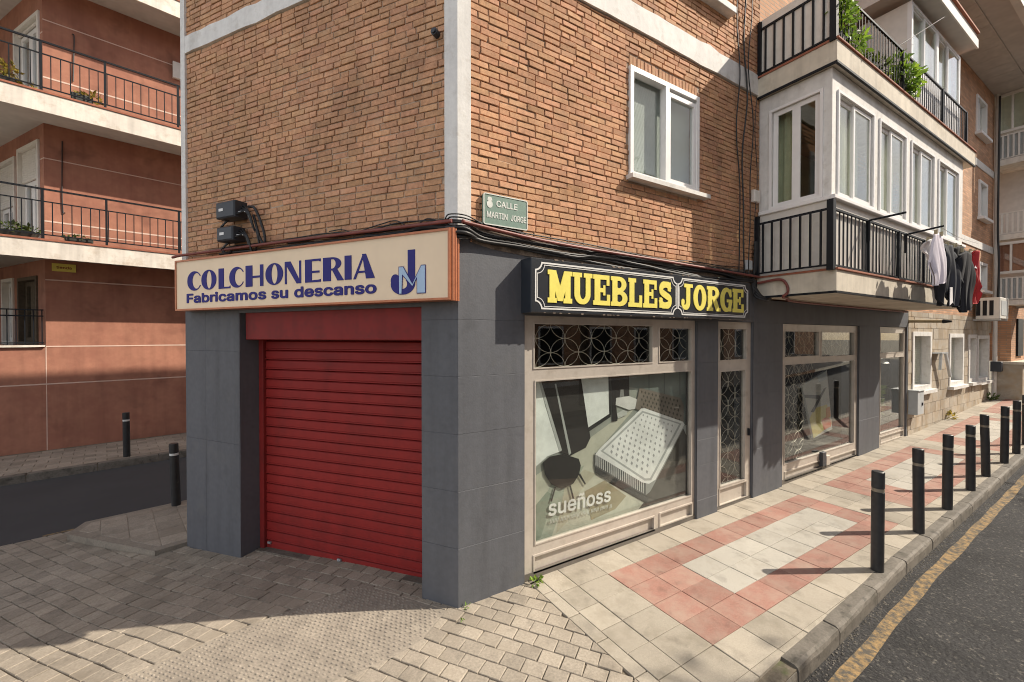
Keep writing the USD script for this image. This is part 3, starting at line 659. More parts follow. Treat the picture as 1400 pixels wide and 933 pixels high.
lt = MB(); lattice(lt, FR, 3.40, 4.0, .27, 2.2, -.12, 3.60, 1.98, .150, .150, .0030); part(d1, 'lattice_grille', lt, 'lattice')
hb = MB(); fbox(hb, FR, 4.022, 4.04, .84, .93, OF, OF+.03, .004); part(d1, 'handle', hb, 'black_iron')
w2 = frame_bars(FR, 'shop_window', 4.835, 7.315, .0, 2.275, [(4.93, 5.94, 1.81, 2.178), (6.025, 7.19, 1.79, 2.172), (4.935, 7.20, .32, 1.71)], OB, OF, bld, kick=[(4.955, 6.05, .085, .21), (6.16, 7.27, .10, .20)])
lt = MB(); lattice(lt, FR, 4.92, 5.7, .30, 2.2, -.12, 5.24, 1.536, .152, .140, .0034); lattice(lt, FR, 6.25, 7.0, .60, 1.75, -.55, 6.5, 1.5, .15, .14, .0034); lattice(lt, FR, 5.7, 7.2, 1.78, 2.2, -.12, 5.24, 1.536, .152, .140, .0034)
part(w2, 'lattice_grille', lt, 'lattice')
w3 = frame_bars(FR, 'shop_window', 8.20, 9.545, .03, 2.275, [(8.285, 9.435, 1.80, 2.172), (8.295, 9.45, .335, 1.715)], OB, OF, bld, kick=[(8.33, 9.46, .155, .275)])
# rooms behind the shop glass
room = MB()
for x0, x1 in ((.62, 4.1), (4.85, 9.55)):
    wbox(room, x0, x1, 3.2, 3.25, .0, 2.6); wbox(room, x0-.03, x0, .26, 3.25, .0, 2.6); wbox(room, x1, x1+.03, .26, 3.25, .0, 2.6); wbox(room, x0, x1, .26, 3.2, 2.55, 2.6)
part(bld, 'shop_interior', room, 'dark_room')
fl = MB(); wbox(fl, .62, 4.1, .02, 3.2, .0, .06); wbox(fl, 4.85, 9.55, .02, 3.2, .05, .11); part(bld, 'shop_floor', fl, 'room_floor')
# ---- first-floor window with a white frame and a roller blind
u0, u1, z0, z1 = WIN
um = .5*(u0+u1)+.005
ff = part(bld, 'window', fpoly(MB(), FR, rect(u0, u1, z0, z1).difference(rect(u0+.045, um-.028, z0+.045, z1-.05)).difference(rect(um+.028, u1-.045, z0+.045, z1-.05)), -.06, .022), 'white_pvc')
sb = MB(); fpoly(sb, FR, frame_shape(um+.02, u1-.040, z0+.035, z1-.085, (.045, .05, .05, .045)), -.035, .010); part(ff, 'sash', sb, 'white_pvc')
for a, b, t, o in ((u0+.04, um-.02, z1-.045, -.052), (um+.05, u1-.08, z1-.12, -.018)):
    gm = MB(); fbox(gm, FR, a, b, z0+.04, t, o, o+.006); part(ff, 'pane', gm, 'glass')
bm = MB(); nz = 90; za = np.linspace(z0+.02, z1-.02, nz+1)
for k in range(nz):
    a, b = za[k], za[k+1]; bm.add(FR.P(T([u0+.03, u1-.03, u1-.03, u0+.03, u0+.03, u1-.03]), T([a, a, (a+b)/2, (a+b)/2, b, b]), T([-.0955, -.0955, -.093, -.093, -.0955, -.0955])), [[0, 1, 2, 3], [3, 2, 5, 4]])
part(ff, 'roller_blind', bm, 'blind')
sm = MB(); fpoly(sm, FR, rect(u0-.035, u1+.115, z0-.045, z0-.002), -.05, .085); part(ff, 'sill', sm, 'white_paint')
mb = MB(); fbox(mb, FR, 2.35, 3.52, 5.90, 5.975, -.05, .10, .004); part(bld, 'sill', mb, 'white_paint')
# ---- far brick windows (white frames) and stone ground floor at the far end
def small_window(name, u0, u1, z0, z1, sill=True, o=0.0, paneo=-.06, m='white_pvc'):
    w = part(bld, name, fpoly(MB(), FR, frame_shape(u0, u1, z0, z1, .07), -.1, .03+o), m)
    mu = MB(); fbox(mu, FR, (u0+u1)/2-.03, (u0+u1)/2+.03, z0+.07, z1-.07, -.08, -.02); part(w, 'mullion', mu, m)
    gm = MB(); fbox(gm, FR, u0+.06, u1-.06, z0+.06, z1-.06, paneo, paneo+.006); part(w, 'pane', gm, 'glass')
    cm = MB(); fbox(cm, FR, u0+.06, u1-.06, z0+.06, z1-.06, -.16, -.15); part(w, 'curtain', cm, 'curtain')
    if sill: s = MB(); fbox(s, FR, u0-.06, u1+.06, z0-.07, z0-.002, -.1, .12); part(w, 'sill', s, m)
small_window('window', 14.15, 15.1, 7.25, 8.2); small_window('window', 14.45, 15.25, 5.17, 6.12); small_window('window', 14.55, 15.3, 3.3, 4.03)
sw_open = [(9.80, 10.93, 1.0, 2.20), (12.17, 13.28, .96, 2.17), (13.72, 14.40, .96, 2.15), (14.50, 15.65, .93, 2.13)]
sg = rect(9.6, 15.95, -.1, 2.6).difference(unary_union([rect(*q) for q in sw_open]+[rect(15.7, 15.95, -.1, 2.2)]))
stw = part(bld, 'stone_wall', fpoly(MB(), FR, sg, -.25, -.012), 'mortar')
bw, bh = .33, .225
for r in range(12):
    for k in range(-1, 20):
        a = 9.6+k*bw+(r % 2)*bw*.5
        g = rect(a+.004, a+bw-.004, .02+r*bh+.004, .02+(r+1)*bh-.004).intersection(sg)
        for p in polys(g):
            if p.area > .006: part(stw, 'stone_block', fpoly(MB(), FR, Polygon(p.exterior.coords), -.014, rng.uniform(-.002, .006)), 'stone')
for q in sw_open:
    w = part(bld, 'ground_floor_window', fpoly(MB(), FR, frame_shape(*q, .09), -.14, .02), 'white_paint')
    gm = MB(); fbox(gm, FR, q[0]+.08, q[1]-.08, q[2]+.08, q[3]-.08, -.125, -.119); part(w, 'pane', gm, 'glass')
    bl = MB(); za = np.linspace(q[2]+.08, q[3]-.08, 24)
    for a, b in zip(za[:-1], za[1:]): fbox(bl, FR, q[0]+.08, q[1]-.08, a+.003, b-.003, -.16, -.145)
    part(w, 'slatted_blind', bl, 'curtain')
    s = MB(); fbox(s, FR, q[0]-.05, q[1]+.05, q[2]-.07, q[2]-.002, -.1, .10); part(w, 'sill', s, 'white_paint')

# ================================================================== GLAZED BALCONIES ON THE STREET FRONT
def wtube(mb, a, b, r, sides=6): return tube(mb, [a, b], r, sides)
def balcony(z0, z1, x0, x1, yf, trim=True):
    b = part(bld, 'balcony', wbox(MB(), x0, x1, yf, -.004, z0, z1), 'plaster')
    t = MB(); wbox(t, x0-.012, x1+.012, yf-.018, -.003, z1+.001, z1+.024, .004); part(b, 'tile_edge', t, 'terracotta')
    d = MB(); wbox(d, x0-.004, x1+.004, yf-.006, yf+.02, z0-.012, z0+.012); wbox(d, x0-.004, x0+.02, yf+.02, -.004, z0-.012, z0+.012); part(b, 'drip_edge', d, 'black_iron')
    return b
B1 = balcony(2.60, 2.845, 4.17, 9.40, -.865)
B2 = balcony(5.13, 5.375, 4.14, 9.62, -.865)
def railing(par, x0, x1, yf, zb, zt, step, posts, flat=.010, side=True, deep=.030):
    rl = MB(); wbox(rl, x0, x1, yf-.012, yf+.012, zt-.018, zt+.006); wbox(rl, x0, x1, yf-.008, yf+.008, zb-.010, zb+.010)
    if side: wbox(rl, x0-.008, x0+.012, yf+.012, -.02, zt-.018, zt+.006); wbox(rl, x0-.008, x0+.008, yf+.008, -.02, zb-.010, zb+.010)
    part(par, 'rail', rl, 'black_iron')
    for x in posts:
        p = MB(); w = .032 if x == posts[0] else .018
        wbox(p, x-w, x+w, yf-w, yf+w, zb-.06, zt+(.09 if x == posts[0] else 0)); part(par, 'post', p, 'black_iron')
    n = int((x1-x0)/step)
    for k in range(1, n+1):
        x = x0+k*step
        if min(abs(x-q) for q in posts) < .03 or x > x1: continue
        p = MB(); wbox(p, x-flat*.5, x+flat*.5, yf-deep*.5, yf+deep*.5, zb, zt-.01); part(par, 'baluster', p, 'black_iron')
    if side:
        p = MB(); wbox(p, x0-.02, x0+.02, -.05, -.01, zb-.06, zt+.09); part(par, 'post', p, 'black_iron')
        for y in np.linspace(-.10, yf+.10, 7):
            p = MB(); wbox(p, x0-.010, x0+.010, y-.009, y+.009, zb, zt-.01); part(par, 'baluster', p, 'black_iron')
railing(B1, 4.12, 9.25, -.83, 2.90, 3.53, .105, [4.12, 5.12, 6.12, 7.12, 8.12, 9.25], flat=.017, deep=.009)
railing(B2, 4.15, 9.20, -.83, 5.43, 5.99, .092, [4.15, 6.2, 7.9, 9.20], flat=.013, deep=.008)
# white infill sheet behind the side railings
mb = MB(); wbox(mb, 4.16, 4.172, -.80, -.02, 5.41, 6.10); part(B2, 'side_panel', mb, 'cream_metal')
# lower glazed bay
BX0, BX1, BY = 4.20, 9.19, -.80
FS_ = Frame((BX0, 0), (0, -1))           # near side of the bay: u = -Y
FF = Frame((0, BY), (1, 0))              # long side of the bay
bay = part(bld, 'glazed_bay', fbox(fbox(MB(), FF, BX0, BX1, 2.87, 3.655, -.06, 0), FS_, 0.005, .74, 2.87, 3.655, -.06, -.0), 'cream_metal')
g = rect(BX0, BX1, 3.66, 5.118); wins = [(4.365, 5.30), (5.555, 6.42), (6.70, 7.615), (7.90, 8.88)]
for a, b in wins: g = g.difference(rect(a, b, 3.735, 4.86))
fr = MB(); fpoly(fr, FF, g, -.06, 0); fpoly(fr, FS_, rect(.005, .74, 3.66, 5.118).difference(rect(.16, .685, 3.70, 4.90)), -.06, -.0); wbox(fr, BX1-.06, BX1, BY+.06, -.005, 2.87, 5.118)
part(bay, 'bay_frame', fr, 'white_paint')
sl = MB(); fbox(sl, FF, BX0-.03, BX1+.02, 3.645, 3.69, 0, .045, .006); fbox(sl, FS_, .01, .80, 3.645, 3.69, .0, .03, .006); part(bay, 'bay_sill', sl, 'white_pvc')
mo = MB()
for a, b in wins: fpoly(mo, FF, frame_shape(a-.045, b+.045, 3.70, 4.90, .03), 0, .018)
fpoly(mo, FS_, frame_shape(.13, .715, 3.69, 4.93, .03), 0, .016); part(bay, 'architrave', mo, 'white_pvc')
def sash(par, fr, u0, u1, z0, z1, o, m='white_pvc', w=.04):
    s = part(par, 'sash', fpoly(MB(), fr, frame_shape(u0, u1, z0, z1, w), o-.022, o), m)
    gm = MB(); fbox(gm, fr, u0+w-.004, u1-w+.004, z0+w-.004, z1-w+.004, o-.015, o-.009); part(par, 'pane', gm, 'bay_glass')
for i, (a, b) in enumerate(wins):
    m_ = a+(b-a)*.47
    sash(bay, FF, a+.004, m_+.02, 3.74, 4.855, -.032); sash(bay, FF, m_-.02, b-.004, 3.74, 4.855, -.008)
    fb = MB(); fbox(fb, FF, a+.002, b-.002, 4.80, 4.858, -.055, -.034); part(bay, 'blind_box', fb, 'cream_metal')
sash(bay, FS_, .165, .435, 3.705, 4.895, -.02, w=.055); sash(bay, FS_, .415, .68, 3.705, 4.895, -.02+.0015, w=.055)
def curtain(par, fr, u0, u1, z0, z1, o, amp=.018, per=.085, m='curtain', seed=0):
    mb = MB(); U = np.arange(u0, u1, per/7); ph = rng.uniform(0, 6)
    prof = o+amp*np.sin(U/per*2*np.pi+ph+.9*np.sin(U*7+seed))
    v = np.vstack([fr.P(U, z0, prof), fr.P(U, (z0+z1)/2, prof*1.0+.004*np.sin(U*31)), fr.P(U, z1, o+(prof-o)*.6)]); n = len(U)
    f = [[r*n+i, r*n+i+1, (r+1)*n+i+1, (r+1)*n+i] for r in range(2) for i in range(n-1)]
    part(par, 'curtain', mb.add(v, f), m, smooth=True)
for i, (a, b) in enumerate(wins):
    curtain(bay, FF, a-.02, a+(b-a)*(.56, .94, .52, .58)[i], 3.70, 4.88, -.12, seed=i); 
    if i != 1: curtain(bay, FF, a+(b-a)*.62, b+.03, 3.70, 4.88, -.17, seed=i+5)
mb = MB(); wbox(mb, 4.3, 9.1, .35, .40, 2.9, 5.1); part(bay, 'room_wall', mb, 'curtain'); mb = MB(); wbox(mb, BX0+.07, BX1-.07, -.72, .35, 2.86, 2.90); part(bay, 'room_floor', mb, 'room_floor')
curtain(bay, FS_, .14, .36, 3.68, 4.9, -.16, seed=31)
# upper balcony: its far half is glazed, its roof slab hangs forward
UX0, UX1, UY = 6.80, 9.17, -.76
FU = Frame((0, UY), (1, 0))
ug = rect(UX0, UX1, 5.40, 6.97).difference(unary_union([rect(UX0+.06, 7.92, 6.12, 6.93), rect(8.02, UX1-.06, 6.12, 6.93)]))
ub = part(bld, 'upper_glazing', fpoly(MB(), FU, ug, -.05, 0), 'white_pvc')
mb = MB(); wbox(mb, UX0, UX0+.05, UY+.05, -.01, 5.40, 6.97); part(ub, 'side_panel', mb, 'cream_metal')
for a, b, o in ((UX0+.05, 7.40, -.03), (7.36, 7.93, -.006), (8.01, 8.55, -.03), (8.50, UX1-.05, -.006)): sash(ub, FU, a, b, 6.11, 6.94, o, w=.035)
curtain(ub, FU, UX0+.05, 7.55, 6.05, 6.95, -.10, m='curtain_w'); curtain(ub, FU, 7.62, 7.95, 6.05, 6.95, -.10, m='curtain_w'); curtain(ub, FU, 8.05, 8.32, 6.05, 6.95, -.10, m='curtain_w'); curtain(ub, FU, 8.5, 9.1, 6.05, 6.95, -.10, m='curtain_w')
mb = MB(); wbox(mb, 6.55, 9.27, -.93, -.004, 7.06, 7.30); B3 = part(bld, 'balcony', mb, 'soffit')
mb = MB(); wbox(mb, 6.53, 9.29, -.95, -.932, 7.05, 7.20); part(B3, 'fascia', mb, 'cream_metal')
mb = MB(); wbox(mb, 6.52, 9.30, -.965, -.004, 7.302, 7.33); part(B3, 'tile_edge', mb, 'terracotta')
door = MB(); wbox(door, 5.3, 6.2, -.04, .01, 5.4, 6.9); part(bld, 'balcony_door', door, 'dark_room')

# ================================================================== SIGNS
# --- cream mattress-shop sign over the shutter
FC = Frame(FL.P(0, 0, .02), FL.u); A, B = FC.at(239, 362, .12)[0], FC.at(615, 324, .12)[0]
SZ0, SZ1 = 2.372, 2.900
s1 = thing('shop_sign', 'long cream sign with navy lettering and copper rim above the red shutter', 'sign', FC.P((A+B)/2, SZ0, 0))
mb = MB(); fbox(mb, FC, A+.012, B-.012, SZ0+.012, SZ1-.012, 0, .113); part(s1, 'panel', mb, 'sign_cream')
mb = MB(); fpoly(mb, FC, frame_shape(A, B, SZ0, SZ1, .017), -.002, .122); part(s1, 'rim', mb, 'copper')
mb = MB()
for k in range(3): tube(mb, [FC.P(B+.004, SZ0-.004, .02+k*.035), FC.P(B+.004, SZ1+.004, .02+k*.035)], .016, 8)
part(s1, 'end_cap', mb, 'copper', smooth=40)
def ell(cx, cz, rx, rz, n=40): t = np.linspace(0, 2*np.pi, n, endpoint=False); return Polygon(np.c_[cx+rx*np.cos(t), cz+rz*np.sin(t)])
P_ = lambda *p: Polygon(p)
def deco(ch):
    """Fat-and-thin display capitals, one unit wide and one unit high."""
    if ch == 'C': g = ell(.52, .5, .52, .5).difference(ell(.68, .5, .30, .40)).difference(rect(.66, 1.2, .27, .73)); return g.intersection(rect(0, .99, 0, 1))
    if ch == 'O': return ell(.5, .5, .5, .5).difference(ell(.52, .5, .17, .44))
    if ch == 'L': return unary_union([rect(.06, .48, 0, 1), P_((.06, 0), (1, 0), (1, .13), (.9, .08), (.06, .08))])
    if ch == 'H': return unary_union([rect(.03, .40, 0, 1), rect(.40, .82, .40, .50), rect(.80, .97, 0, 1)])
    if ch == 'N': return unary_union([rect(.02, .13, 0, 1), P_((.02, 1), (.36, 1), (.98, .0), (.72, .0), (.04, .92)), rect(.87, .98, 0, 1)])
    if ch == 'E': return unary_union([rect(.05, .46, 0, 1), P_((.05, 0), (1, 0), (1, .12), (.85, .09), (.05, .09)), rect(.4, .92, .40, .49), P_((.05, .91), (.85, .91), (1, .87), (1, 1), (.05, 1))])
    if ch == 'R': return unary_union([rect(.04, .42, 0, 1), ell(.46, .72, .46, .28).difference(ell(.46, .72, .20, .21)).intersection(rect(.36, 1, 0, 1)), rect(.3, .5, .91, 1), rect(.3, .5, .44, .52), P_((.46, .50), (.72, .50), (1.04, 0), (.74, 0))])
    if ch == 'I': return rect(.05, .95, 0, 1)
    if ch == 'A': return unary_union([P_((.0, 0), (.12, 0), (.50, .90), (.46, 1)), P_((.42, 1), (.60, 1), (1.0, 0), (.60, 0)), rect(.2, .8, .24, .32)])
def place(g, u0, u1, z0, z1): return affinity.translate(affinity.scale(g, u1-u0, z1-z0, origin=(0, 0)), u0, z0)
Zs = lambda x, y: (230+x/3.333, 230+y/3.333)
edges = [('C', 88, 150), ('O', 152, 220), ('L', 227, 284), ('C', 279, 346), ('H', 351, 437), ('O', 444, 524), ('N', 531, 608), ('E', 621, 696), ('R', 703, 797), ('I', 803, 838), ('A', 844, 942)]
for ch, x0, x1 in edges:
    u0, u1 = FC.at(*Zs(x0, 500), .113)[0], FC.at(*Zs(x1, 500), .113)[0]
    part(s1, 'letter', fpoly(MB(), FC, place(deco(ch), u0, u1, 2.572, 2.772), .1125, .1165), 'navy')
def text_on(mb, fr, txt, u0, u1, z0, h, o, bold=True, rot=0.0, depth=.004, shear=0.0):
    m = meshkit.text_mesh(txt, h, depth, bold); v = np.asarray(m.vertices); w = v[:, 0].max()-v[:, 0].min()
    x = (v[:, 0]-v[:, 0].min())/w*(u1-u0); y = v[:, 1]+x*shear; c, s = math.cos(rot), math.sin(rot)
    return mb.add(fr.P(u0+x*c-y*s, z0+x*s+y*c, o+v[:, 2]), m.faces)
for w, x0, x1 in (('Fabricamos', 85, 447), ('su', 470, 547), ('descanso', 575, 950)):
    u0, u1 = FC.at(*Zs(x0, 590), .113)[0], FC.at(*Zs(x1, 560), .113)[0]; mb = MB()
    for k, (du, dz) in enumerate(((0, 0), (.007, 0), (.0035, .003), (.0035, -.002))): text_on(mb, FC, w, u0+du, u1-.007+du, 2.452+dz, .086, .1125+.0003*k)
    part(s1, 'word', mb, 'navy')
lj = [FC.at(*Zs(x, y), .113) for x, y in ((1092, 376), (1125, 376), (1125, 520), (1015, 525))]
jg = unary_union([rect(lj[0][0], lj[1][0], 2.50, 2.768), ell((lj[3][0]+lj[1][0])/2, 2.508, (lj[1][0]-lj[3][0])/2, .083).difference(rect(lj[3][0]-.1, lj[0][0], 2.535, 2.8)).difference(ell((lj[3][0]+lj[1][0])/2+.0, 2.505, .042, .034)), ell(lj[3][0]+.043, 2.54, .043, .048)])
jg = jg.difference(ell((lj[3][0]+lj[1][0])/2+.005, 2.512, .036, .03))
part(s1, 'emblem', fpoly(MB(), FC, jg, .1125, .1160), 'navy')
m0, m1 = FC.at(*Zs(1053, 500), .113)[0], FC.at(*Zs(1172, 500), .113)[0]
mg = P_((0, 0), (0, 1), (.16, 1), (.52, .34), (.86, 1), (1, 1), (1, 0), (.70, 0), (.70, .60), (.52, .26), (.13, .72), (.10, 0))
mg = place(mg, m0, m1, 2.433, 2.640)
part(s1, 'emblem', fpoly(MB(), FC, mg.buffer(.005, join_style=2), .1162, .1172), 'navy'); part(s1, 'emblem', fpoly(MB(), FC, mg.buffer(-.001), .1174, .1184), 'pale_blue')

# --- black furniture-shop sign
RO = .150
s2 = thing('shop_sign', 'black sign with big yellow slab letters over the beige shop window', 'sign', (2.1, 0, 2.29))
mb = MB(); fbox(mb, FR, .575, 3.745, 2.296, 2.742, .0, RO, .006); part(s2, 'panel', mb, 'sign_black')
def cut_rect(u0, u1, z0, z1, r):
    g = rect(u0, u1, z0, z1)
    for u in (u0, u1):
        for z in (z0, z1): g = g.difference(ell(u, z, r, r, 24))
    return g
for u0, u1 in ((.612, 2.395), (2.405, 3.70)):
    for e, w in ((0.0, .013), (.021, .006)):
        g = cut_rect(u0+e, u1-e, 2.325+e, 2.712-e, .062+e*.4); part(s2, 'border_line', fpoly(MB(), FR, g.difference(g.buffer(-w)), RO-.001, RO+.0025), 'sign_line')
def arc_band(cx, cz, rx, rz, w, t0, t1): t = np.radians(np.linspace(t0, t1, 24)); return Polygon(np.vstack([np.c_[cx+rx*np.cos(t), cz+rz*np.sin(t)], np.c_[cx+(rx-w)*np.cos(t), cz+(rz-w*.8)*np.sin(t)][::-1]]))
def slab(ch):
    """Heavy slab-serif capitals on a unit cell."""
    if ch == 'M': return unary_union([rect(0, .36, 0, .15), rect(.64, 1, 0, .15), rect(.07, .29, 0, 1), rect(.71, .93, 0, 1), rect(0, .32, .86, 1), rect(.68, 1, .86, 1), P_((.07, 1), (.33, 1), (.5, .52), (.67, 1), (.93, 1), (.60, .06), (.40, .06))])
    if ch == 'U': return unary_union([rect(.08, .36, .3, 1), rect(.66, .90, .3, 1), rect(0, .46, .86, 1), rect(.56, 1, .86, 1), ell(.49, .32, .41, .33).difference(ell(.51, .36, .15, .2)).intersection(rect(0, 1, 0, .34))])
    if ch == 'E': return unary_union([rect(.08, .40, 0, 1), rect(0, .96, 0, .15), rect(0, .94, .85, 1), rect(.3, .66, .43, .57), rect(.78, .94, .66, 1), rect(.80, .98, 0, .36), rect(.58, .70, .33, .67)])
    if ch == 'B': return unary_union([rect(0, .5, 0, .14), rect(0, .5, .86, 1), rect(.08, .38, 0, 1), ell(.50, .74, .43, .26).difference(ell(.48, .74, .16, .13)).intersection(rect(.3, 1, 0, 1)), ell(.52, .27, .48, .27).difference(ell(.50, .27, .19, .13)).intersection(rect(.3, 1, 0, 1))])
    if ch == 'L': return unary_union([rect(.08, .42, 0, 1), rect(0, .96, 0, .15), rect(0, .54, .86, 1), rect(.78, .98, 0, .42)])
    if ch == 'S':
        ln = LineString(smooth_path([(.80, .70), (.72, .86), (.48, .90), (.22, .80), (.22, .62), (.5, .50), (.80, .38), (.78, .18), (.5, .10), (.24, .16), (.16, .34)], 8))
        return unary_union([ln.buffer(.125, cap_style=2), rect(.74, .88, .64, .98), rect(.08, .24, .02, .40)]).intersection(rect(0, 1, 0, 1))
    if ch == 'J': return unary_union([rect(.42, .76, .25, 1), rect(.24, 1, .86, 1), ell(.38, .28, .38, .29).difference(ell(.30, .34, .13, .16)).intersection(rect(0, .76, -.1, .32)), ell(.14, .30, .14, .11)])
    if ch == 'O': return ell(.5, .5, .5, .51).difference(ell(.5, .5, .17, .34))
    if ch == 'R': return unary_union([rect(0, .46, 0, .14), rect(.08, .38, 0, 1), rect(0, .5, .86, 1), ell(.50, .73, .42, .27).difference(ell(.48, .73, .16, .13)).intersection(rect(.3, 1, 0, 1)), P_((.42, .50), (.70, .52), (.92, .14), (1.02, .14), (1.02, 0), (.72, 0))])
    if ch == 'G': return unary_union([ell(.5, .5, .5, .51).difference(ell(.56, .5, .24, .34)).difference(rect(.6, 1.1, .44, .66)), rect(.56, 1, .40, .52), rect(.72, .92, .02, .5), rect(.80, .92, .62, .95)])
M4 = lambda x, y: (600+x/3.0435, 230+y/3.0435)
for ch, x0, x1 in (('M', 452, 553), ('U', 556, 637), ('E', 641, 712), ('B', 715, 783), ('L', 787, 845), ('E', 849, 908), ('S', 912, 970), ('J', 1008, 1055), ('O', 1058, 1111), ('R', 1114, 1169), ('G', 1171, 1219), ('E', 1222, 1268)):
    u0, u1 = FR.at(*M4(x0, 500), RO)[0], FR.at(*M4(x1, 540), RO)[0]
    part(s2, 'letter', fpoly(MB(), FR, place(slab(ch), u0, u1, 2.383, 2.655), RO-.001, RO+.006), 'yellow')
mb = MB()
for k in range(46):
    u = rng.uniform(.62, 3.7); z = rng.choice([2.297, 2.741]); g = Point(u, z).buffer(rng.uniform(.004, .012), 3); fpoly(mb, FR, affinity.scale(g, 1.8, .5), RO-.002, RO+.001+rng.uniform(0, .001))
part(s2, 'flaked_paint', mb, 'rough_mortar', kind='stuff')

# --- green street-name plate
s3 = thing('street_sign', 'small green street name plate with white letters on sunlit brick', 'street sign', (.41, -.03, 2.99))
g = rect(.205, .620, 2.985, 3.233).buffer(-.018).buffer(.018)
part(s3, 'plate', fpoly(MB(), FR, g, .006, .028), 'street_green'); part(s3, 'border', fpoly(MB(), FR, g.difference(g.buffer(-.008)), .0275, .0315), 'street_white')
part(s3, 'word', text_on(MB(), FR, 'CALLE', .322, .520, 3.140, .046, .0275, True, 0, .003), 'street_white')
part(s3, 'word', text_on(MB(), FR, 'MARTIN', .236, .425, 3.045, .046, .0275, True, 0, .003), 'street_white')
part(s3, 'word', text_on(MB(), FR, 'JORGE', .457, .605, 3.045, .046, .0275, True, 0, .003), 'street_white')
crest = unary_union([ell(.262, 3.150, .026, .030), P_((.240, 3.178), (.284, 3.178), (.280, 3.202), (.262, 3.208), (.244, 3.202))])
part(s3, 'crest', fpoly(MB(), FR, crest, .0275, .0305), 'street_white')

# ================================================================== PHOTO POSTER BEHIND THE BIG SHOP WINDOW
PO = -.115
Z5 = lambda x, y: (700+x/3.331, 480+y/3.331)
def pz(pts): return Polygon([FR.at(*Z5(x, y), PO) for x, y in pts])
po = thing('window_poster', 'photo poster of a quilted mattress in a grey bedroom filling the shop window', 'poster', (1.8, .13, .25))
area = rect(.70, 2.90, .25, 1.745)
inks = {}
def ink(c):
    k = 'ink_%d_%d_%d' % tuple(int(x*1000) for x in c)
    if k not in inks: inks[k] = M('print_'+k[4:], c, .5, .05, 9, .10, col2=tuple(T(c)*.8), mixs=4, mixlo=.45, mixhi=.7)
    return inks[k]
layer = [0]
def show(name, g, c):
    layer[0] += 1; o = PO+.0004*layer[0]; g = g.intersection(area)
    if not g.is_empty: part(po, name, fpoly(MB(), FR, g, o-.0003, o), ink(c))
part(po, 'sheet', fpoly(MB(), FR, area, PO-.004, PO-.0005), ink((.33, .35, .31)))
show('printed_floor', pz([(90, 900), (90, 580), (250, 470), (350, 400), (460, 320), (560, 260), (380, 470), (375, 560), (600, 690), (560, 740)]), (.52, .52, .43))
for pts, c in (([(90, 800), (180, 600), (330, 520), (240, 680), (160, 900), (90, 900)], (.36, .40, .33)), ([(240, 620), (330, 540), (380, 560), (300, 650), (250, 780), (200, 830)], (.47, .45, .35)), ([(110, 700), (160, 640), (190, 660), (130, 850), (100, 880)], (.26, .31, .25)), ([(330, 640), (420, 590), (520, 660), (470, 720), (360, 770)], (.33, .29, .19))):
    show('printed_shade', pz(pts), c)
show('printed_floor', pz([(560, 740), (600, 690), (440, 600), (600, 590), (700, 400), (790, 340), (850, 350), (850, 690)]), (.085, .078, .07))
show('printed_wall', pz([(528, 95), (850, 85), (850, 345), (780, 330), (760, 215), (575, 170), (530, 165)]), (.19, .22, .205))
for x in (620, 690, 760): show('printed_fold', pz([(x, 95), (x+5, 95), (x+6, 200), (x+1, 200)]), (.13, .15, .14))
show('printed_curtain', pz([(90, 130), (125, 140), (224, 455), (160, 480), (92, 540)]), (.80, .83, .80))
show('printed_curtain', pz([(118, 130), (312, 118), (356, 395), (335, 440), (262, 478), (214, 462), (150, 250)]), (.030, .027, .026))
show('printed_fold', pz([(193, 150), (200, 150), (268, 465), (258, 475)]), (.42, .44, .42)); show('printed_fold', pz([(118, 135), (130, 135), (226, 452), (214, 460)]), (.46, .48, .46))
show('printed_window', pz([(312, 118), (443, 110), (447, 285), (346, 350)]), (.80, .83, .80)); show('printed_window_bar', pz([(346, 348), (446, 283), (447, 300), (350, 366)]), (.03, .03, .03)); show('printed_window_bar', pz([(436, 110), (447, 110), (450, 290), (441, 296)]), (.04, .04, .04))
show('printed_column', pz([(447, 105), (530, 100), (532, 208), (470, 215), (478, 318), (455, 322)]), (.032, .03, .03))
show('printed_bedside_table', pz([(472, 214), (530, 205), (572, 222), (570, 262), (530, 268), (470, 246)]), (.70, .70, .67)); show('printed_lamp', pz([(492, 175), (506, 175), (508, 208), (488, 210)]), (.25, .25, .24)); show('printed_stool', pz([(475, 285), (505, 268), (522, 275), (520, 290), (480, 308)]), (.5, .52, .49))
show('printed_headboard', pz([(578, 168), (765, 214), (780, 250), (778, 345), (590, 275), (558, 262)]), (.215, .185, .155))
def bil(q, a, b): q = T(q, float); return (q[0]*(1-a)+q[1]*a)*(1-b)+(q[3]*(1-a)+q[2]*a)*b
hb = [(580, 175), (765, 220), (778, 330), (580, 262)]; dots = []
for i in range(11):
    for j in range(5):
        x, y = bil(hb, (i+.5+.5*(j % 2))/11.5, (j+.5)/5); dots.append(pz([(x-4, y), (x, y-7), (x+4, y), (x, y+8)]))
show('printed_tufts', unary_union(dots), (.07, .06, .05))
show('printed_bed_base', pz([(372, 520), (602, 655), (618, 668), (612, 690), (380, 555)]), (.05, .05, .05))
show('printed_mattress_side', pz([(374, 462), (606, 600), (606, 660), (372, 525)]), (.10, .10, .10))
show('printed_mattress_stripes', unary_union([pz([(378+k*8.6, 470+k*5.12), (381.5+k*8.6, 472+k*5.12), (381+k*8.6, 522+k*5.05), (377.5+k*8.6, 520+k*5.05)]) for k in range(26)]), (.55, .56, .55))
show('printed_mattress_side', pz([(606, 600), (640, 590), (782, 328), (778, 350), (690, 520), (625, 640), (606, 655)]), (.30, .31, .30))
show('printed_mattress', pz([(376, 470), (400, 440), (585, 262), (600, 260), (775, 322), (782, 335), (650, 585), (620, 604), (590, 598)]), (.79, .80, .79))
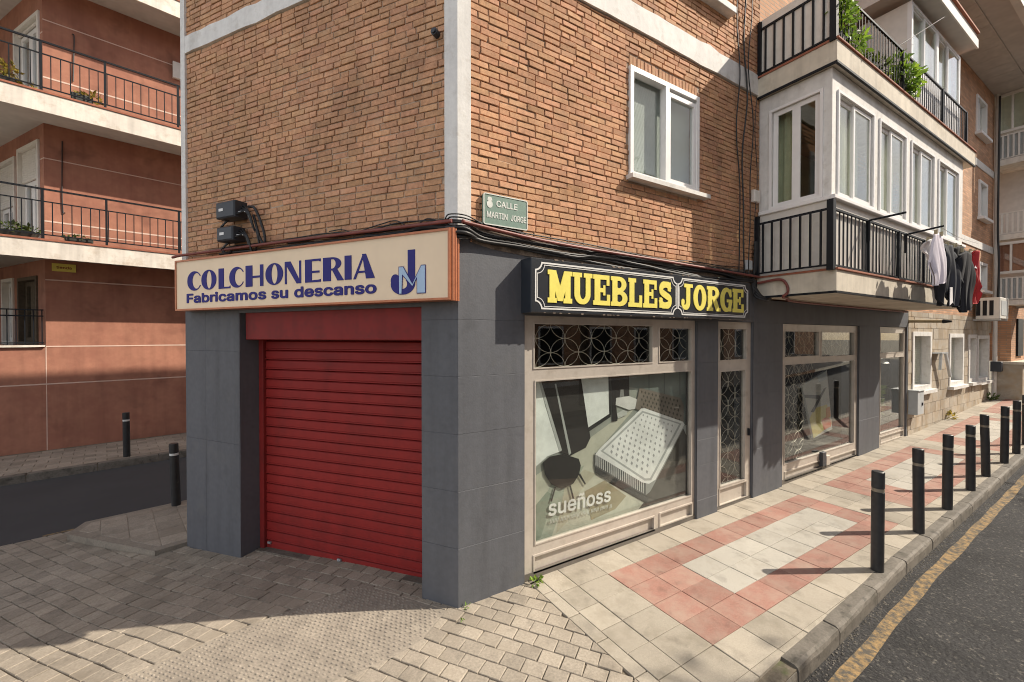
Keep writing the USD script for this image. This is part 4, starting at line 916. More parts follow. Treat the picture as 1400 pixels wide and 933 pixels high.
show('printed_piping', pz([(400, 455), (590, 272), (768, 330), (630, 588), (600, 590)]).difference(pz([(412, 455), (593, 281), (757, 333), (625, 578), (602, 579)])), (.42, .44, .43))
mq = [(595, 280), (755, 335), (620, 570), (420, 455)]; dots = []
for i in range(8):
    for j in range(10):
        x, y = bil(mq, (i+.4+.5*(j % 2))/8.6, (j+.5)/10); s_ = .7+.5*j/10; dots.append(pz([(x-5*s_, y+1), (x-1*s_, y-8*s_), (x+5*s_, y-1), (x+1*s_, y+9*s_)]))
show('printed_tufts', unary_union(dots), (.36, .37, .37))
show('printed_chair', pz([(138, 505), (168, 480), (228, 468), (300, 490), (310, 520), (302, 560), (276, 602), (222, 628), (175, 606), (146, 560)]), (.022, .021, .021)); show('printed_chair_seat', pz([(160, 585), (290, 578), (270, 606), (222, 626), (180, 606)]), (.06, .045, .038))
show('printed_chair_legs', unary_union([pz(q) for q in ([(190, 618), (197, 618), (178, 684), (171, 684)], [(256, 612), (264, 610), (284, 690), (277, 692)], [(298, 562), (306, 556), (333, 604), (327, 608)])]), (.03, .03, .03))
show('printed_stool', pz([(772, 345), (800, 330), (850, 326), (850, 425), (795, 395)]), (.46, .48, .46)); show('printed_chair_legs', pz([(815, 440), (824, 438), (770, 530), (762, 530)]), (.03, .03, .03))
a = FR.at(*Z5(182, 762), PO+.07); b = FR.at(*Z5(468, 690), PO+.07); an = math.atan2(b[1]-a[1], b[0]-a[0]); L_ = math.hypot(b[0]-a[0], b[1]-a[1])
layer[0] += 1; o = PO+.0004*layer[0]
part(po, 'word', text_on(MB(), FR, 'sueñoss', a[0], a[0]+L_, a[1], .135, o, True, an, .0006), ink((.80, .80, .78)))
mb = MB()
for k in range(44):
    t = k/43*L_*.98; u, z = a[0]+t*math.cos(an)+.02, a[1]+t*math.sin(an)-.055
    if k % 7 == 6: continue
    fpoly(mb, FR, affinity.rotate(rect(u, u+.008, z-.012-rng.uniform(0, .012), z+.018), -14), o, o+.0006)
part(po, 'small_print', mb, ink((.58, .59, .54)), kind='stuff')
# things on show in the second window
pt_ = thing('abstract_painting', 'unframed abstract painting with yellow and red patches leaning inside the second window', 'painting', (5.9, .22, .5))
PO2 = -.20
def pq(pts): return Polygon([FR.at(1050+x/3.729, 430+y/3.729, PO2) for x, y in pts])
pg = pq([(175, 362), (300, 285), (328, 585), (232, 632)])
part(pt_, 'canvas', fpoly(MB(), FR, pg, PO2-.03, PO2), ink((.42, .43, .42)))
for i, (pts, c) in enumerate((([(200, 560), (235, 480), (300, 460), (325, 560), (232, 632)], (.50, .44, .18)), ([(272, 540), (300, 520), (322, 540), (320, 572), (285, 590)], (.50, .12, .06)), ([(180, 410), (262, 412), (258, 432), (182, 425)], (.10, .11, .13)), ([(284, 380), (296, 372), (232, 500), (218, 498)], (.06, .06, .07)), ([(240, 300), (292, 292), (300, 330), (262, 345)], (.34, .38, .42)), ([(295, 480), (312, 470), (318, 520), (296, 530)], (.58, .26, .10)))):
    part(pt_, 'colour_patch', fpoly(MB(), FR, pq(pts).intersection(pg), PO2, PO2+.002+.001*i), ink(c))

# ================================================================== WIRES AND PIPES ON THE WALLS
def wall_path(fr, pts, o): return [fr.P(u, z, o if np.isscalar(o) else oo) for (u, z), oo in zip(pts, np.broadcast_to(o, (len(pts),)))]
def wobble(p, amp, seed): p = np.asarray(p, float); s = np.cumsum(np.r_[0, np.linalg.norm(np.diff(p, axis=0), axis=1)]); return p+T([[0, 0, amp*(meshkit.noise([x*3.0, seed*7.1, 0])-.5)*2] for x in s])
mb = MB(); tube(mb, [FL.P(-3.55, 2.962, .07), FL.P(-3.44, 2.972, .07), FL.P(-1.7, 2.978, .068), FL.P(-.06, 2.968, .075), FL.P(.0, 2.966, .085)], .0145, 8)
single('conduit', mb, 'conduit', 'thin dark red pipe along the shaded brick above the cream sign', 'pipe', smooth=60)
mb = MB(); tube(mb, smooth_path([FR.P(.0, 2.966, .085), FR.P(.10, 2.955, .075), FR.P(.9, 2.905, .066), FR.P(2.2, 2.885, .064), FR.P(3.9, 2.858, .06), FR.P(4.10, 2.852, .06)], 6), .0145, 8)
single('conduit', mb, 'conduit', 'dark red pipe along the sunlit brick from the corner to the balcony', 'pipe', smooth=60)
mb = MB(); tube(mb, smooth_path([T([4.13, -.03, 2.78]), T([4.14, -.28, 2.80]), T([4.145, -.36, 2.74]), T([4.145, -.38, 2.64]), T([4.14, -.33, 2.585]), T([4.3, -.30, 2.575]), T([5.2, -.10, 2.572]), T([9.3, -.06, 2.57])], 6), .016, 8)
single('conduit', mb, 'conduit', 'dark red pipe curling round the end of the lower balcony slab', 'pipe', smooth=60)
labs = ['thin black cable looping highest along the brick above the red pipe', 'black cable running just above the red pipe on both fronts', 'thick black cable hugging the underside of the red pipe', 'thick black cable sagging lowest behind the cream sign top', 'slack black cable lying on top of the black sign', 'black cable between the red pipe and the yellow lettered sign', 'limp black cable wrapping the corner under the white strip', 'fat black cable bulging outermost just over the cream sign rim', 'stray thin cable arching over the brick between splice boxes and corner', 'heavy black cable drooping in front of the mortar edge left of the black sign']
ofs = [(.050, .035, .006), (.024, .020, .009), (-.022, .022, .013), (-.075, .030, .015), (-.095, .032, .013), (-.055, .03, .014), (.005, .034, .010), (-.035, .036, .015), (.062, .05, .005), (-.07, .036, .015)]
for i, (lab, (dz, amp, r)) in enumerate(zip(labs, ofs)):
    uL = np.linspace(-3.3+.25*i, -.12, 9); pL = [FL.P(u, 2.965+dz*(.55+.45*math.sin((u+3.4)*.9))+rng.normal(0, amp*.35), .022+.006*(i % 4)) for u in uL]
    pc = [FL.P(-.03, 2.955+dz, .05+.004*i), FR.P(.03, 2.95+dz, .05+.004*i)]
    uR = np.linspace(.2, 3.98, 13); base = np.interp(uR, [0, .35, .8, 2, 4], [2.955, 2.925, 2.90, 2.882, 2.852])
    pR = [FR.P(u, b+dz*(.85+.4*math.sin(u*1.7+i)) - (.028 if i > 2 and u < 1.4 else 0)+rng.normal(0, amp*.3), .022+.006*(i % 4)) for u, b in zip(uR, base)]
    pe = [T([4.02, -.05, 2.80-.02*i]), T([4.08, -.06-.01*i, 2.66-.012*i]), T([4.13+.02*i, -.1, 2.585])] if i % 2 or i > 7 else [T([4.02+.01*i, -.04, 2.95]), T([4.03+.012*i, -.04, 3.3])]
    single('cable', tube(MB(), smooth_path(pL+pc+pR+pe, 5), r, 6), 'cable', lab, 'cable', smooth=60)
vl = ['black cable bundle strand nearest the white framed window, rising up the brick', 'black cable bundle middle strand rising beside the balcony', 'black cable strand closest to the glazed bay', 'looping thin cable hanging beside the lower railing post']
for i, (lab, x0, r) in enumerate(zip(vl, (3.70, 3.80, 3.92, 4.06), (.008, .010, .007, .005))):
    zt = 6.6; zs_ = np.linspace(2.86, zt, 15)
    p = [T([x0+.03*math.sin(z*2.3+i*2)+.022*math.sin(z*5+i*1.3)+(.05*(z-5.2) if i == 0 and z > 5.2 else 0)*-1.2, -.028-.010*(i % 3)-.01*math.sin(z*4+i), z]) for z in zs_]
    if i == 3: p = [T([4.06+.03*math.sin(z*5), -.04, z]) for z in np.linspace(3.0, 5.1, 12)]
    single('cable', tube(MB(), smooth_path(p, 5), r, 6), 'cable', lab, 'cable', smooth=60)
mb = MB(); wbox(mb, 4.02, 4.15, -.05, -.005, 3.80, 3.95, .008); single('junction_box', mb, 'cream_metal', 'small cream box on the brick beside the glazed bay', 'junction box')
mb = MB(); wbox(mb, 3.86, 3.98, -.05, -.005, 2.93, 3.05, .008); single('junction_box', mb, 'meter', 'small grey box at the foot of the cable bundle', 'junction box')
for nm, (z0, z1, u0, u1), lab in (('upper', (3.255, 3.415, -2.66, -2.38), 'upper of two black splice boxes on the shaded brick, with dangling leads'), ('lower', (3.035, 3.17, -2.65, -2.41), 'lower of two black splice boxes just above the red pipe')):
    t = thing('splice_box', lab, 'junction box', FL.P((u0+u1)/2, z0, .1))
    mb = MB(); fbox(mb, FL, u0, u1, z0, z1, .03, .16, .012); part(t, 'case', mb, 'plastic_dark')
    mb = MB(); fbox(mb, FL, u0+.05, u0+.115, (z0+z1)/2-.012, (z0+z1)/2+.014, .158, .1615); part(t, 'label', mb, 'label_white')
    mb = MB(); fbox(mb, FL, u0+.03, u1-.03, z0+.02, z1-.02, .0, .03); part(t, 'bracket', mb, 'galv')
    for k in range(5):
        a = FL.P(u1-.01+.02, z0+.03+.022*k, .13-.015*k); p = [FL.P(u1-.03, z0+.03+.022*k, .11), a, FL.P(u1+.07+.015*k, z0+.05-.01*k, .09), FL.P(u1+.10+.012*k, z0-.05-.02*k, .06)]
        if k > 2: p += [FL.P(u1+.16, z0-.13, .05), FL.P(u1+.2, 2.99, .05)]
        part(t, 'lead', tube(MB(), smooth_path(p, 5), .009 if k != 1 else .006, 5), 'cable' if k not in (1,) else 'label_white', smooth=60)
    for k in range(2):
        p = [FL.P(u0+.05+.04*k, z0+.01, .08), FL.P(u0-.02-.03*k, z0-.06, .08), FL.P(u0+.02, z0-.10, .06), FL.P(u0+.09, z0-.13 if nm == 'upper' else 2.99, .05)]
        part(t, 'lead', tube(MB(), smooth_path(p, 5), .009, 5), 'cable', smooth=60)
mb = MB(); p = [FL.P(-2.33, 3.37, .05), FL.P(-2.22, 3.33, .06), FL.P(-2.12, 3.12, .05), FL.P(-2.10, 2.99, .05), FL.P(-2.17, 3.05, .05), FL.P(-2.26, 3.28, .05)]
single('cable', tube(mb, smooth_path(p, 6), .013, 6), 'cable', 'short coiled black cable beside the two splice boxes', 'cable', smooth=60)
mb = MB(); c = FL.P(*FL.at(596, 46, .02), .0)
tube(mb, [c, c+FL.n*.05], .028, 10); tube(mb, [c+FL.n*.05, c+FL.n*.062], .018, 10); single('socket_cover', mb, 'plastic_dark', 'round black cap high on the shaded brick near the white corner strip', 'wall cap')

# ================================================================== LAUNDRY AND DRYING RODS
YL = -1.18
FLn = Frame((0, YL), (1, 0))
for k, (a, b, lab) in enumerate((((5.08, -.85, 3.52), (5.20, -1.16, 3.56), 'black drying rod sticking out at the middle of the lower railing'), ((6.30, -.85, 3.50), (6.42, -1.20, 3.56), 'black drying rod beside the hanging laundry'))):
    mb = MB(); tube(mb, [T(a), T(b)], .013, 6); tube(mb, [T(a)+T([0, 0, .0]), T(a)+T([0, 0, -.25])], .012, 6); single('drying_rod', mb, 'black_iron', lab, 'rod')
mb = MB(); tube(mb, smooth_path([T([6.40, -1.15, 3.57]), T([7.3, -1.15, 3.53]), T([8.35, -1.15, 3.56])], 6), .004, 4); single('washing_line', mb, 'label_white', 'washing line that carries the laundry below the glazed bay', 'washing line')
mt['c_lav'] = M('cloth_lavender', (.58, .55, .62), .9, .06, 10, .08); mt['c_navy'] = M('cloth_navy', (.007, .008, .013), .9, .15, 10, .1); mt['c_black'] = M('cloth_black', (.005, .005, .006), .9, .15, 10, .1)
mt['c_slate'] = M('cloth_slate', (.028, .032, .043), .9, .1, 10, .1); mt['c_red'] = M('cloth_red', (.42, .03, .035), .9, .08, 10, .1); mt['c_white'] = M('cloth_white', (.66, .65, .66), .9, .05, 10, .06)
G2 = lambda x, y: (1250+x/3.887, 200+y/3.887)
def garment(px, lab, cat, m, o, stripe=None):
    """Hanging cloth: outline from left edge down and round, folded by gravity into soft waves, with real thickness."""
    f = Frame((0, YL-o), (1, 0)); P = Polygon([f.at(*G2(x, y)) for x, y in px]).buffer(0)
    u0, z0, u1, z1 = P.bounds; n = 22; mm = 26; v = []; F = []
    U = np.linspace(u0, u1, n); idx = {}
    cols = []
    for u in U:
        g = P.intersection(LineString([(u, z0-1), (u, z1+1)]))
        if g.is_empty: cols.append(None); continue
        b = g.bounds; cols.append((b[1], b[3]))
    valid = [i for i, c in enumerate(cols) if c and c[1]-c[0] > .01]
    ph = rng.uniform(0, 6, 3)
    def fold(u, t): return (.028*math.sin((u-u0)*26+ph[0]+t*1.2)+.016*math.sin((u-u0)*55+ph[1]))*(.35+.65*t)+.02*math.sin(t*4+ph[2])
    fr_, bk = [], []
    for i in valid:
        lo, hi = cols[i]
        for k in range(mm):
            t = k/(mm-1); d = fold(U[i], t); z = hi+(lo-hi)*t; fr_.append(f.P(U[i], z, d+.012)); bk.append(f.P(U[i], z, d-.012))
    nv = len(valid); v = fr_+bk; off = nv*mm
    for a in range(nv-1):
        for k in range(mm-1):
            q = [a*mm+k, a*mm+k+1, (a+1)*mm+k+1, (a+1)*mm+k]; F.append(q); F.append([x+off for x in q[::-1]])
    for a in (0, nv-1):
        for k in range(mm-1): F.append([a*mm+k, a*mm+k+1, off+a*mm+k+1, off+a*mm+k])
    for a in range(nv-1):
        for k in (0, mm-1): F.append([a*mm+k, (a+1)*mm+k, off+(a+1)*mm+k, off+a*mm+k])
    t = thing('garment', lab, cat, f.P((u0+u1)/2, z0))
    part(t, 'cloth', MB().add(v, F), m, smooth=True)
    pegs = MB(); 
    for u in (u0+(u1-u0)*.3, u0+(u1-u0)*.7): fbox(pegs, f, u-.005, u+.005, z1-.03, z1+.025, -.016, .016)
    part(t, 'pegs', pegs, 'tan_pole')
    if stripe: part(t, 'stripe', fpoly(MB(), f, Polygon([f.at(*G2(x, y)) for x, y in stripe]), .05, .056), 'c_white')
garment([(60, 505), (78, 495), (92, 520), (100, 600), (84, 615), (70, 560)], 'small crumpled white cloth hung behind the lavender shirt', 'cloth', 'c_white', -.10)
garment([(108, 495), (122, 462), (134, 462), (158, 505), (162, 600), (160, 725), (120, 735), (90, 745), (92, 650), (100, 560)], 'pale lavender shirt hanging nearest on the washing line', 'shirt', 'c_lav', .06)
garment([(125, 700), (160, 700), (160, 850), (140, 845), (128, 790)], 'navy trousers with a white side stripe under the lavender shirt', 'trousers', 'c_navy', .0, [(160, 752), (178, 752), (176, 830), (158, 848)])
garment([(152, 520), (205, 528), (225, 600), (225, 760), (215, 850), (190, 850), (168, 760), (158, 640)], 'dark slate sports top beside the lavender shirt', 'shirt', 'c_slate', .02)
garment([(200, 545), (232, 530), (262, 560), (262, 700), (252, 800), (250, 860), (208, 855), (212, 700)], 'black trousers in the middle of the washing line', 'trousers', 'c_black', -.02)
garment([(228, 585), (262, 555), (282, 575), (300, 640), (310, 760), (300, 870), (262, 885), (250, 800), (238, 680)], 'black jacket bulging at the lowest point of the laundry', 'jacket', 'c_navy', .06)
garment([(285, 565), (308, 560), (325, 660), (312, 665), (296, 640)], 'little white top between black jacket and red towel', 'cloth', 'c_white', -.03)
garment([(315, 555), (328, 560), (332, 640), (344, 760), (338, 838), (327, 838), (320, 700)], 'long red towel at the far end of the laundry', 'towel', 'c_red', .0)

# ================================================================== PLANTS
def leaf_cloud(mb, c, rad, n, size, droop=.2, seed=0):
    r = np.random.default_rng(seed)
    for k in range(n):
        d = r.normal(0, 1, 3); d /= np.linalg.norm(d); p = T(c)+d*T(rad)*r.uniform(.2, 1.0)**.6
        a = r.normal(0, 1, 3)+d*1.4+T([0, 0, -droop]); a /= np.linalg.norm(a); b = np.cross(a, r.normal(0, 1, 3)); b /= np.linalg.norm(b)
        s = size*r.uniform(.55, 1.3); nrm = np.cross(a, b)
        mb.add([p, p+a*s*.5+b*s*.24+nrm*s*.05, p+a*s, p+a*s*.5-b*s*.24+nrm*s*.05], [[0, 1, 2, 3]])
    return mb
def plant(lab, base, blobs, leaf, n, size, cat='plant', pot=None, stems=6, seed=1, group=None):
    t = thing('potted_plant', lab, cat, base, group); r = np.random.default_rng(seed); mb = MB()
    for c, rad, w in blobs: leaf_cloud(mb, T(base)+T(c), rad, int(n*w), size, seed=seed*31+int(w*100))
    part(t, 'foliage', mb, leaf)
    sm = MB()
    for k in range(stems):
        c, rad, w = blobs[k % len(blobs)]; e = T(base)+T(c)+r.normal(0, .4, 3)*T(rad); sm_p = [T(base)+T([r.normal(0, .03), r.normal(0, .02), .02]), (T(base)+e)/2+r.normal(0, .03, 3), e]
        tube(sm, smooth_path(sm_p, 4), .005, 4, False)
    part(t, 'stems', sm, 'leaf_dark')
    if pot:
        w, d, h = pot; pm = MB(); b = T(base); v = [[b[0]+sx*w*k, b[1]+sy*d*k, b[2]+z] for k, z in ((.40, -h+.0), (.5, 0.0), (.44, 0.0), (.36, -h+.03)) for sx, sy in ((-1, -1), (1, -1), (1, 1), (-1, 1))]
        f = [[r_*4+i, r_*4+(i+1) % 4, (r_+1)*4+(i+1) % 4, (r_+1)*4+i] for r_ in range(3) for i in range(4)]+[[3, 2, 1, 0], [12, 13, 14, 15]]
        part(t, 'pot', pm.add(v, f), 'pot')
    return t
def front(px, py, y): q = hit(px, py, (0, y, 0), T([0, 1.0, 0])); return q
c = front(1160, 38, -.80)
plant('bushy light green plant at the corner of the upper balcony', (4.42, -.72, 5.58), [((.02, -.05, .18), (.26, .15, .20), .7), ((.30, -.08, -.02), (.22, .13, .13), .5), ((-.08, -.12, .36), (.15, .09, .14), .35)], 'leaf_bright', 330, .085, pot=(.34, .2, .2), seed=3)
c = front(1195, 78, -.78)
plant('darker sparse plant behind the upper balcony railing, second from the corner', (c[0], -.70, 5.58), [((-.1, 0, .0), (.22, .12, .13), .6), ((.25, -.04, .05), (.2, .1, .12), .5)], 'leaf_dark', 170, .09, pot=(.4, .2, .19), seed=4)
c = front(1243, 105, -.86)
plant('bright green clump pushing through the upper railing in the sun', (c[0], -.74, 5.56), [((0, -.10, .12), (.26, .14, .15), .7), ((.15, -.08, .0), (.2, .12, .10), .4), ((-.15, -.05, .28), (.12, .08, .14), .25)], 'leaf_bright', 330, .085, pot=(.36, .2, .17), seed=5)
c = front(1236, 56, -.6)
plant('small plant with upright shoots left of the upper glazing', (c[0], -.55, 5.95), [((0, 0, .22), (.14, .1, .2), .6), ((.04, 0, .42), (.08, .06, .14), .3)], 'leaf_bright', 110, .075, pot=(.3, .2, .5), seed=6)
mb = MB()
tube(mb, [T([6.1, -.80, 6.02]), T([7.3, -.98, 6.78])], .004, 5); single('drying_rod', mb, 'black_iron', 'thin slanting rod in front of the upper glazing', 'rod')

# weeds at the foot of the walls
def weed(lab, p, r, n, s, leaf='leaf_bright', seed=1):
    t = leaf_cloud(MB(), T(p)+T([0, 0, r*.5]), (r, r*.7, r*.55), n, s, -.3, seed); single('weed', t, leaf, lab, 'weed', base=p)
weed('small green weed at the foot of the grey corner pillar', (.055, -.030, 0), .024, 18, .026, seed=11)
weed('green weed where the shop window meets the edging strip', (.70, -.045, 0), .055, 40, .04, seed=12)
weed('tiny weed between the setts in front of the corner pillar', (-.035, -.155, 0), .016, 9, .022, seed=13)
weed('dry weed at the foot of the stone wall', (12.1, -.05, .235), .12, 40, .10, 'leaf_yellow', seed=14)
weed('dry weed at the far end of the stone wall', (15.6, -.06, .39), .13, 40, .11, 'leaf_dark', seed=15)

# ================================================================== BOLLARDS
def bollard(lab, x, y, z, h, r, bandm, bz, tilt, group):
    t = thing('bollard', lab, 'bollard', (x, y, z), group); ax = T([tilt[0], tilt[1], 1.0])
    def ring(prof):
        mb = MB(); n = 20; an = np.arange(n)*2*np.pi/n; v = []
        for zz_, rr in prof: v += [[x+rr*math.cos(a)+ax[0]*zz_, y+rr*math.sin(a)+ax[1]*zz_, z+zz_] for a in an]
        f = [[k*n+i, k*n+(i+1) % n, (k+1)*n+(i+1) % n, (k+1)*n+i] for k in range(len(prof)-1) for i in range(n)]
        m = len(prof)-1; f3 = [[m*n, m*n+i, m*n+i+1] for i in range(1, n-1)]
        mb.add(v, f); mb.add(v, f3); return mb
    part(t, 'post', ring([(-.05, r), (bz-.012, r), (bz-.010, r*.90), (bz+.024, r*.90)]), 'bollard', smooth=35)
    part(t, 'band', ring([(bz-.010, r*.91), (bz-.008, r*.965), (bz+.020, r*.965), (bz+.022, r*.91)]), bandm, smooth=35)
    part(t, 'cap', ring([(bz+.022, r*.9), (bz+.024, r*1.0), (h-.012, r*1.0), (h-.004, r*.97), (h, r*.86)]), 'bollard', smooth=35)
ord_ = ['nearest bollard, standing where the pale slabs meet the kerb', 'second black bollard along the kerb from the corner', 'third black bollard along the kerb from the corner', 'fourth bollard along the kerb, with a worn grey cap', 'fifth bollard along the kerb, leaning a little', 'sixth bollard along the kerb from the corner', 'seventh bollard along the kerb, second from the picture edge', 'eighth bollard, cut by the right edge of the picture']
bp = [(1199.4, 779.5), (1256, 728), (1295, 696), (1327, 670), (1348, 651), (1373, 633), (1389.5, 620), (1402, 608)]
for i, ((px, py), lab) in enumerate(zip(bp, ord_)):
    z_ = .02
    for k in range(6): q = hit(px, py, (0, 0, z_), T([0, 0, 1.0])); z_ = float(zR(q[0]))
    tl = [(0, 0), (-.006, .01), (.008, 0), (.01, .01), (-.03, .02), (.02, 0), (0, 0), (0, 0)][i]
    bollard(lab, q[0], q[1], z_, .885-(.03 if i == 3 else 0), .047, 'band', .715, tl, 'bollards along the street kerb')
for (px, py), z_, lab in (((173.5, 625), -.14, 'bollard with a white ring standing by the salmon wall'), ((241, 690), -.165, 'bollard with a white ring beside the grey pillar, on this side of the road')):
    q = hit(px, py, (0, 0, z_), T([0, 0, 1.0])); bollard(lab, q[0], q[1], z_, .83, .052, 'band_white', .68, (-.028, .0) if px > 200 else (-.01, 0), 'bollards on the side street')

# ================================================================== SMALL THINGS ON THE STREET FRONT
t = thing('meter_box', 'grey metal meter box on the stone wall beside the last shop window', 'meter box', (9.8, -.02, .55))
mb = MB(); wbox(mb, 9.62, 9.97, -.14, .0, .57, 1.03, .006); part(t, 'case', mb, 'meter'); mb = MB(); wbox(mb, 9.605, 9.985, -.16, .0, 1.033, 1.05, .004); part(t, 'lid', mb, 'meter'); mb = MB(); wbox(mb, 9.85, 9.875, -.155, -.1405, .74, .80); part(t, 'lock', mb, 'black_iron')
t = thing('wall_hood', 'bent grey metal hood on slanting stays between two stone wall windows', 'hood', (11.2, 0, 1.3))
mb = MB(); wbox(mb, 10.98, 11.42, -.16, -.0, 1.735, 1.765); part(t, 'top_plate', mb, 'galv')
mb = MB(); v = [[x, y, z] for y in (-.155, -.115) for x, z in ((11.30, 1.733), (11.40, 1.733), (11.72, 1.23), (11.64, 1.21))]; mb.add(v, BOXF); part(t, 'stay', mb, 'galv')
mb = MB(); v = [[x, y, z] for y in (-.155, -.115) for x, z in ((11.0, 1.733), (11.05, 1.733), (10.99, 1.40), (10.94, 1.40))]; mb.add(v, BOXF); part(t, 'stay', mb, 'galv')
t = thing('lamp_bracket', 'yellowish horizontal pole with a dark tip above the stone wall windows', 'pole', (9.62, 0, 2.38))
mb = MB(); tube(mb, [T([9.62, 0, 2.40]), T([9.60, -.48, 2.385])], .03, 8); part(t, 'pole', mb, 'tan_pole', smooth=50); mb = MB(); tube(mb, [T([9.60, -.48, 2.385]), T([9.59, -.60, 2.38])], [.04, .018], 8); part(t, 'tip', mb, 'black_iron')
t = thing('air_conditioner', 'cream outdoor air conditioner unit on the wall near the far balconies', 'air conditioner', (14.4, -.25, 2.52))
ax0 = 14.05
mb = MB(); wbox(mb, ax0, ax0+.85, -.46, -.06, 2.54, 3.06, .012); part(t, 'case', mb, 'ac_white')
for y in (-.32, -.21, -.10):
    mb = MB(); wbox(mb, ax0-.006, ax0+.002, y-.035, y+.035, 2.62, 2.99); part(t, 'grille', mb, 'black_iron')
mb = MB(); wbox(mb, ax0+.12, ax0+.72, -.468, -.458, 2.62, 2.98); part(t, 'grille', mb, 'meter')
mb = MB(); wbox(mb, ax0+.05, ax0+.09, -.46, .0, 2.50, 2.538); part(t, 'bracket', mb, 'galv'); mb = MB(); wbox(mb, ax0+.72, ax0+.76, -.46, .0, 2.50, 2.538); part(t, 'bracket', mb, 'galv')
t = thing('door_stop', 'dark latch box on the sill of the second shop window', 'latch', (6.1, -.03, .2))
mb = MB(); fbox(mb, FR, 5.98, 6.10, .13, .34, -.028, .02, .004); part(t, 'case', mb, 'plastic_dark'); mb = MB(); fbox(mb, FR, 6.12, 6.24, .12, .27, -.028, .015, .004); part(t, 'plate', mb, 'alu')

# ================================================================== FAR BUILDING WITH WHITE BALCONIES
mt['far_plaster'] = M('far_plaster', (.50, .49, .47), .85, .08, 6, .12, .2, 40)
fb = thing('far_building', 'far building with stacked white balconies closing the street on the right', 'building', (16.6, -1.5, .4))
FX = Frame((16.0, 0), (0, -1)); EW = 1.25
mb = MB(); wbox(mb, 16.9, 17.2, -EW, .2, 2.9, 8.8); part(fb, 'wall', mb, 'far_plaster')
mb = MB(); wbox(mb, 16.01, 24.0, -.55, .0, -.2, 1.35); part(fb, 'low_wall', mb, 'stone'); mb = MB(); wbox(mb, 16.0, 24.0, -.62, .0, 1.352, 1.42); part(fb, 'ledge', mb, 'plaster')
mb = MB(); wbox(mb, 16.3, 24.0, -.30, .2, 1.42, 2.95); part(fb, 'wall', mb, 'far_brick')
for x in (16.9, 18.3):
    mb = MB(); wbox(mb, x, x+.7, -.34, -.303, 1.55, 2.6); part(fb, 'window', mb, 'black_iron')
for z0, z1 in ((2.95, 3.08), (4.72, 4.86), (6.74, 6.90)):
    mb = MB(); wbox(mb, 15.98, 16.9, -EW, -.02, z0, z1); part(fb, 'balcony_slab', mb, 'slab_white')
mb = MB(); wbox(mb, 16.06, 16.12, -EW, -.02, 8.7, 8.8); part(fb, 'beam', mb, 'cream_metal')
for z0, z1 in ((3.10, 3.70), (4.88, 5.46), (6.92, 7.56)):
    mb = MB(); wbox(mb, 16.0, 16.03, -EW, -.04, z1-.03, z1); wbox(mb, 16.0, 16.03, -EW, -.04, z0, z0+.025); part(fb, 'rail', mb, 'cream_metal')
    for k in range(13):
        y = -.06-k*.095; mb = MB(); wbox(mb, 16.0, 16.025, y-.018, y+.018, z0+.025, z1-.03); part(fb, 'baluster', mb, 'cream_metal')
    if z0 != 4.88: mb = MB(); wbox(mb, 16.06, 16.08, -EW, -.04, z0, z1); part(fb, 'rail_backing', mb, 'meter')
for z0, z1, cm in ((7.62, 8.68, 'curtain'), (3.80, 4.66, 'salmon')):
    for k in range(2):
        w = part(fb, 'glazing', fpoly(MB(), FX, frame_shape(.02+k*.62, .62+k*.62, z0, z1, .07), -.06, 0), 'cream_metal')
        m_ = MB(); fbox(m_, FX, .30+k*.62, .34+k*.62, z0+.07, z1-.07, -.05, -.01); part(w, 'mullion', m_, 'cream_metal')
        g_ = MB(); fbox(g_, FX, .09+k*.62, .56+k*.62, z0+.06, z1-.06, -.04, -.034); part(w, 'pane', g_, 'glass'); c_ = MB(); fbox(c_, FX, .07+k*.62, .57+k*.62, z0+.05, z1-.05, -.16, -.15); part(w, 'curtain', c_, cm)
mb = MB(); tube(mb, [T([15.93, -.07, .4]), T([15.93, -.07, 8.7])], .045, 8); part(fb, 'drainpipe', mb, 'cream_metal', smooth=60)
mb = MB(); tube(mb, smooth_path([T([15.85, -.12, 2.9]), T([15.84, -.14, 4.1]), T([15.86, -.11, 5.2]), T([15.85, -.12, 8.6])], 6), .022, 5); single('cable', mb, 'cable', 'dark cable running down the drainpipe of the far building', 'cable')
mb = MB(); wbox(mb, 15.74, 15.95, -.22, -.02, 1.15, 1.42, .02); single('wall_bin', mb, 'plastic_dark', 'black bin fixed at the far end of the stone wall', 'bin')

# ================================================================== SALMON HOUSE ACROSS THE SIDE STREET
sh_ = thing('salmon_house', 'salmon rendered apartment house with white balcony slabs across the side street', 'building', (*FS.P(0, 0)[:2], -.2))
C0 = -.56; HS = 11.6
DR = T([-.54003, .84165, 0.0]); FRc = Frame(FS.P(C0, 0), -DR)      # wall set back behind the loggias; u = -distance from the corner
part(sh_, 'wall', fpoly(MB(), FS, rect(C0, 12, -.5, HS), -.25, 0), 'salmon')
part(sh_, 'wall', fpoly(MB(), FS, rect(-8, C0, -.5, 1.895), -.25, 0), 'salmon')
ops = [(-1.30, -.20, 4.02, 6.0), (-1.42, -.12, 6.75, 8.5), (-2.3, -1.62, 1.9, 3.35), (-1.36, -.36, 1.93, 3.32), (-2.6, -1.45, 4.3, 5.9)]
part(sh_, 'wall', fpoly(MB(), FRc, rect(-6, 0, 1.2, HS).difference(unary_union([rect(*q) for q in ops])), -.2, 0), 'salmon')
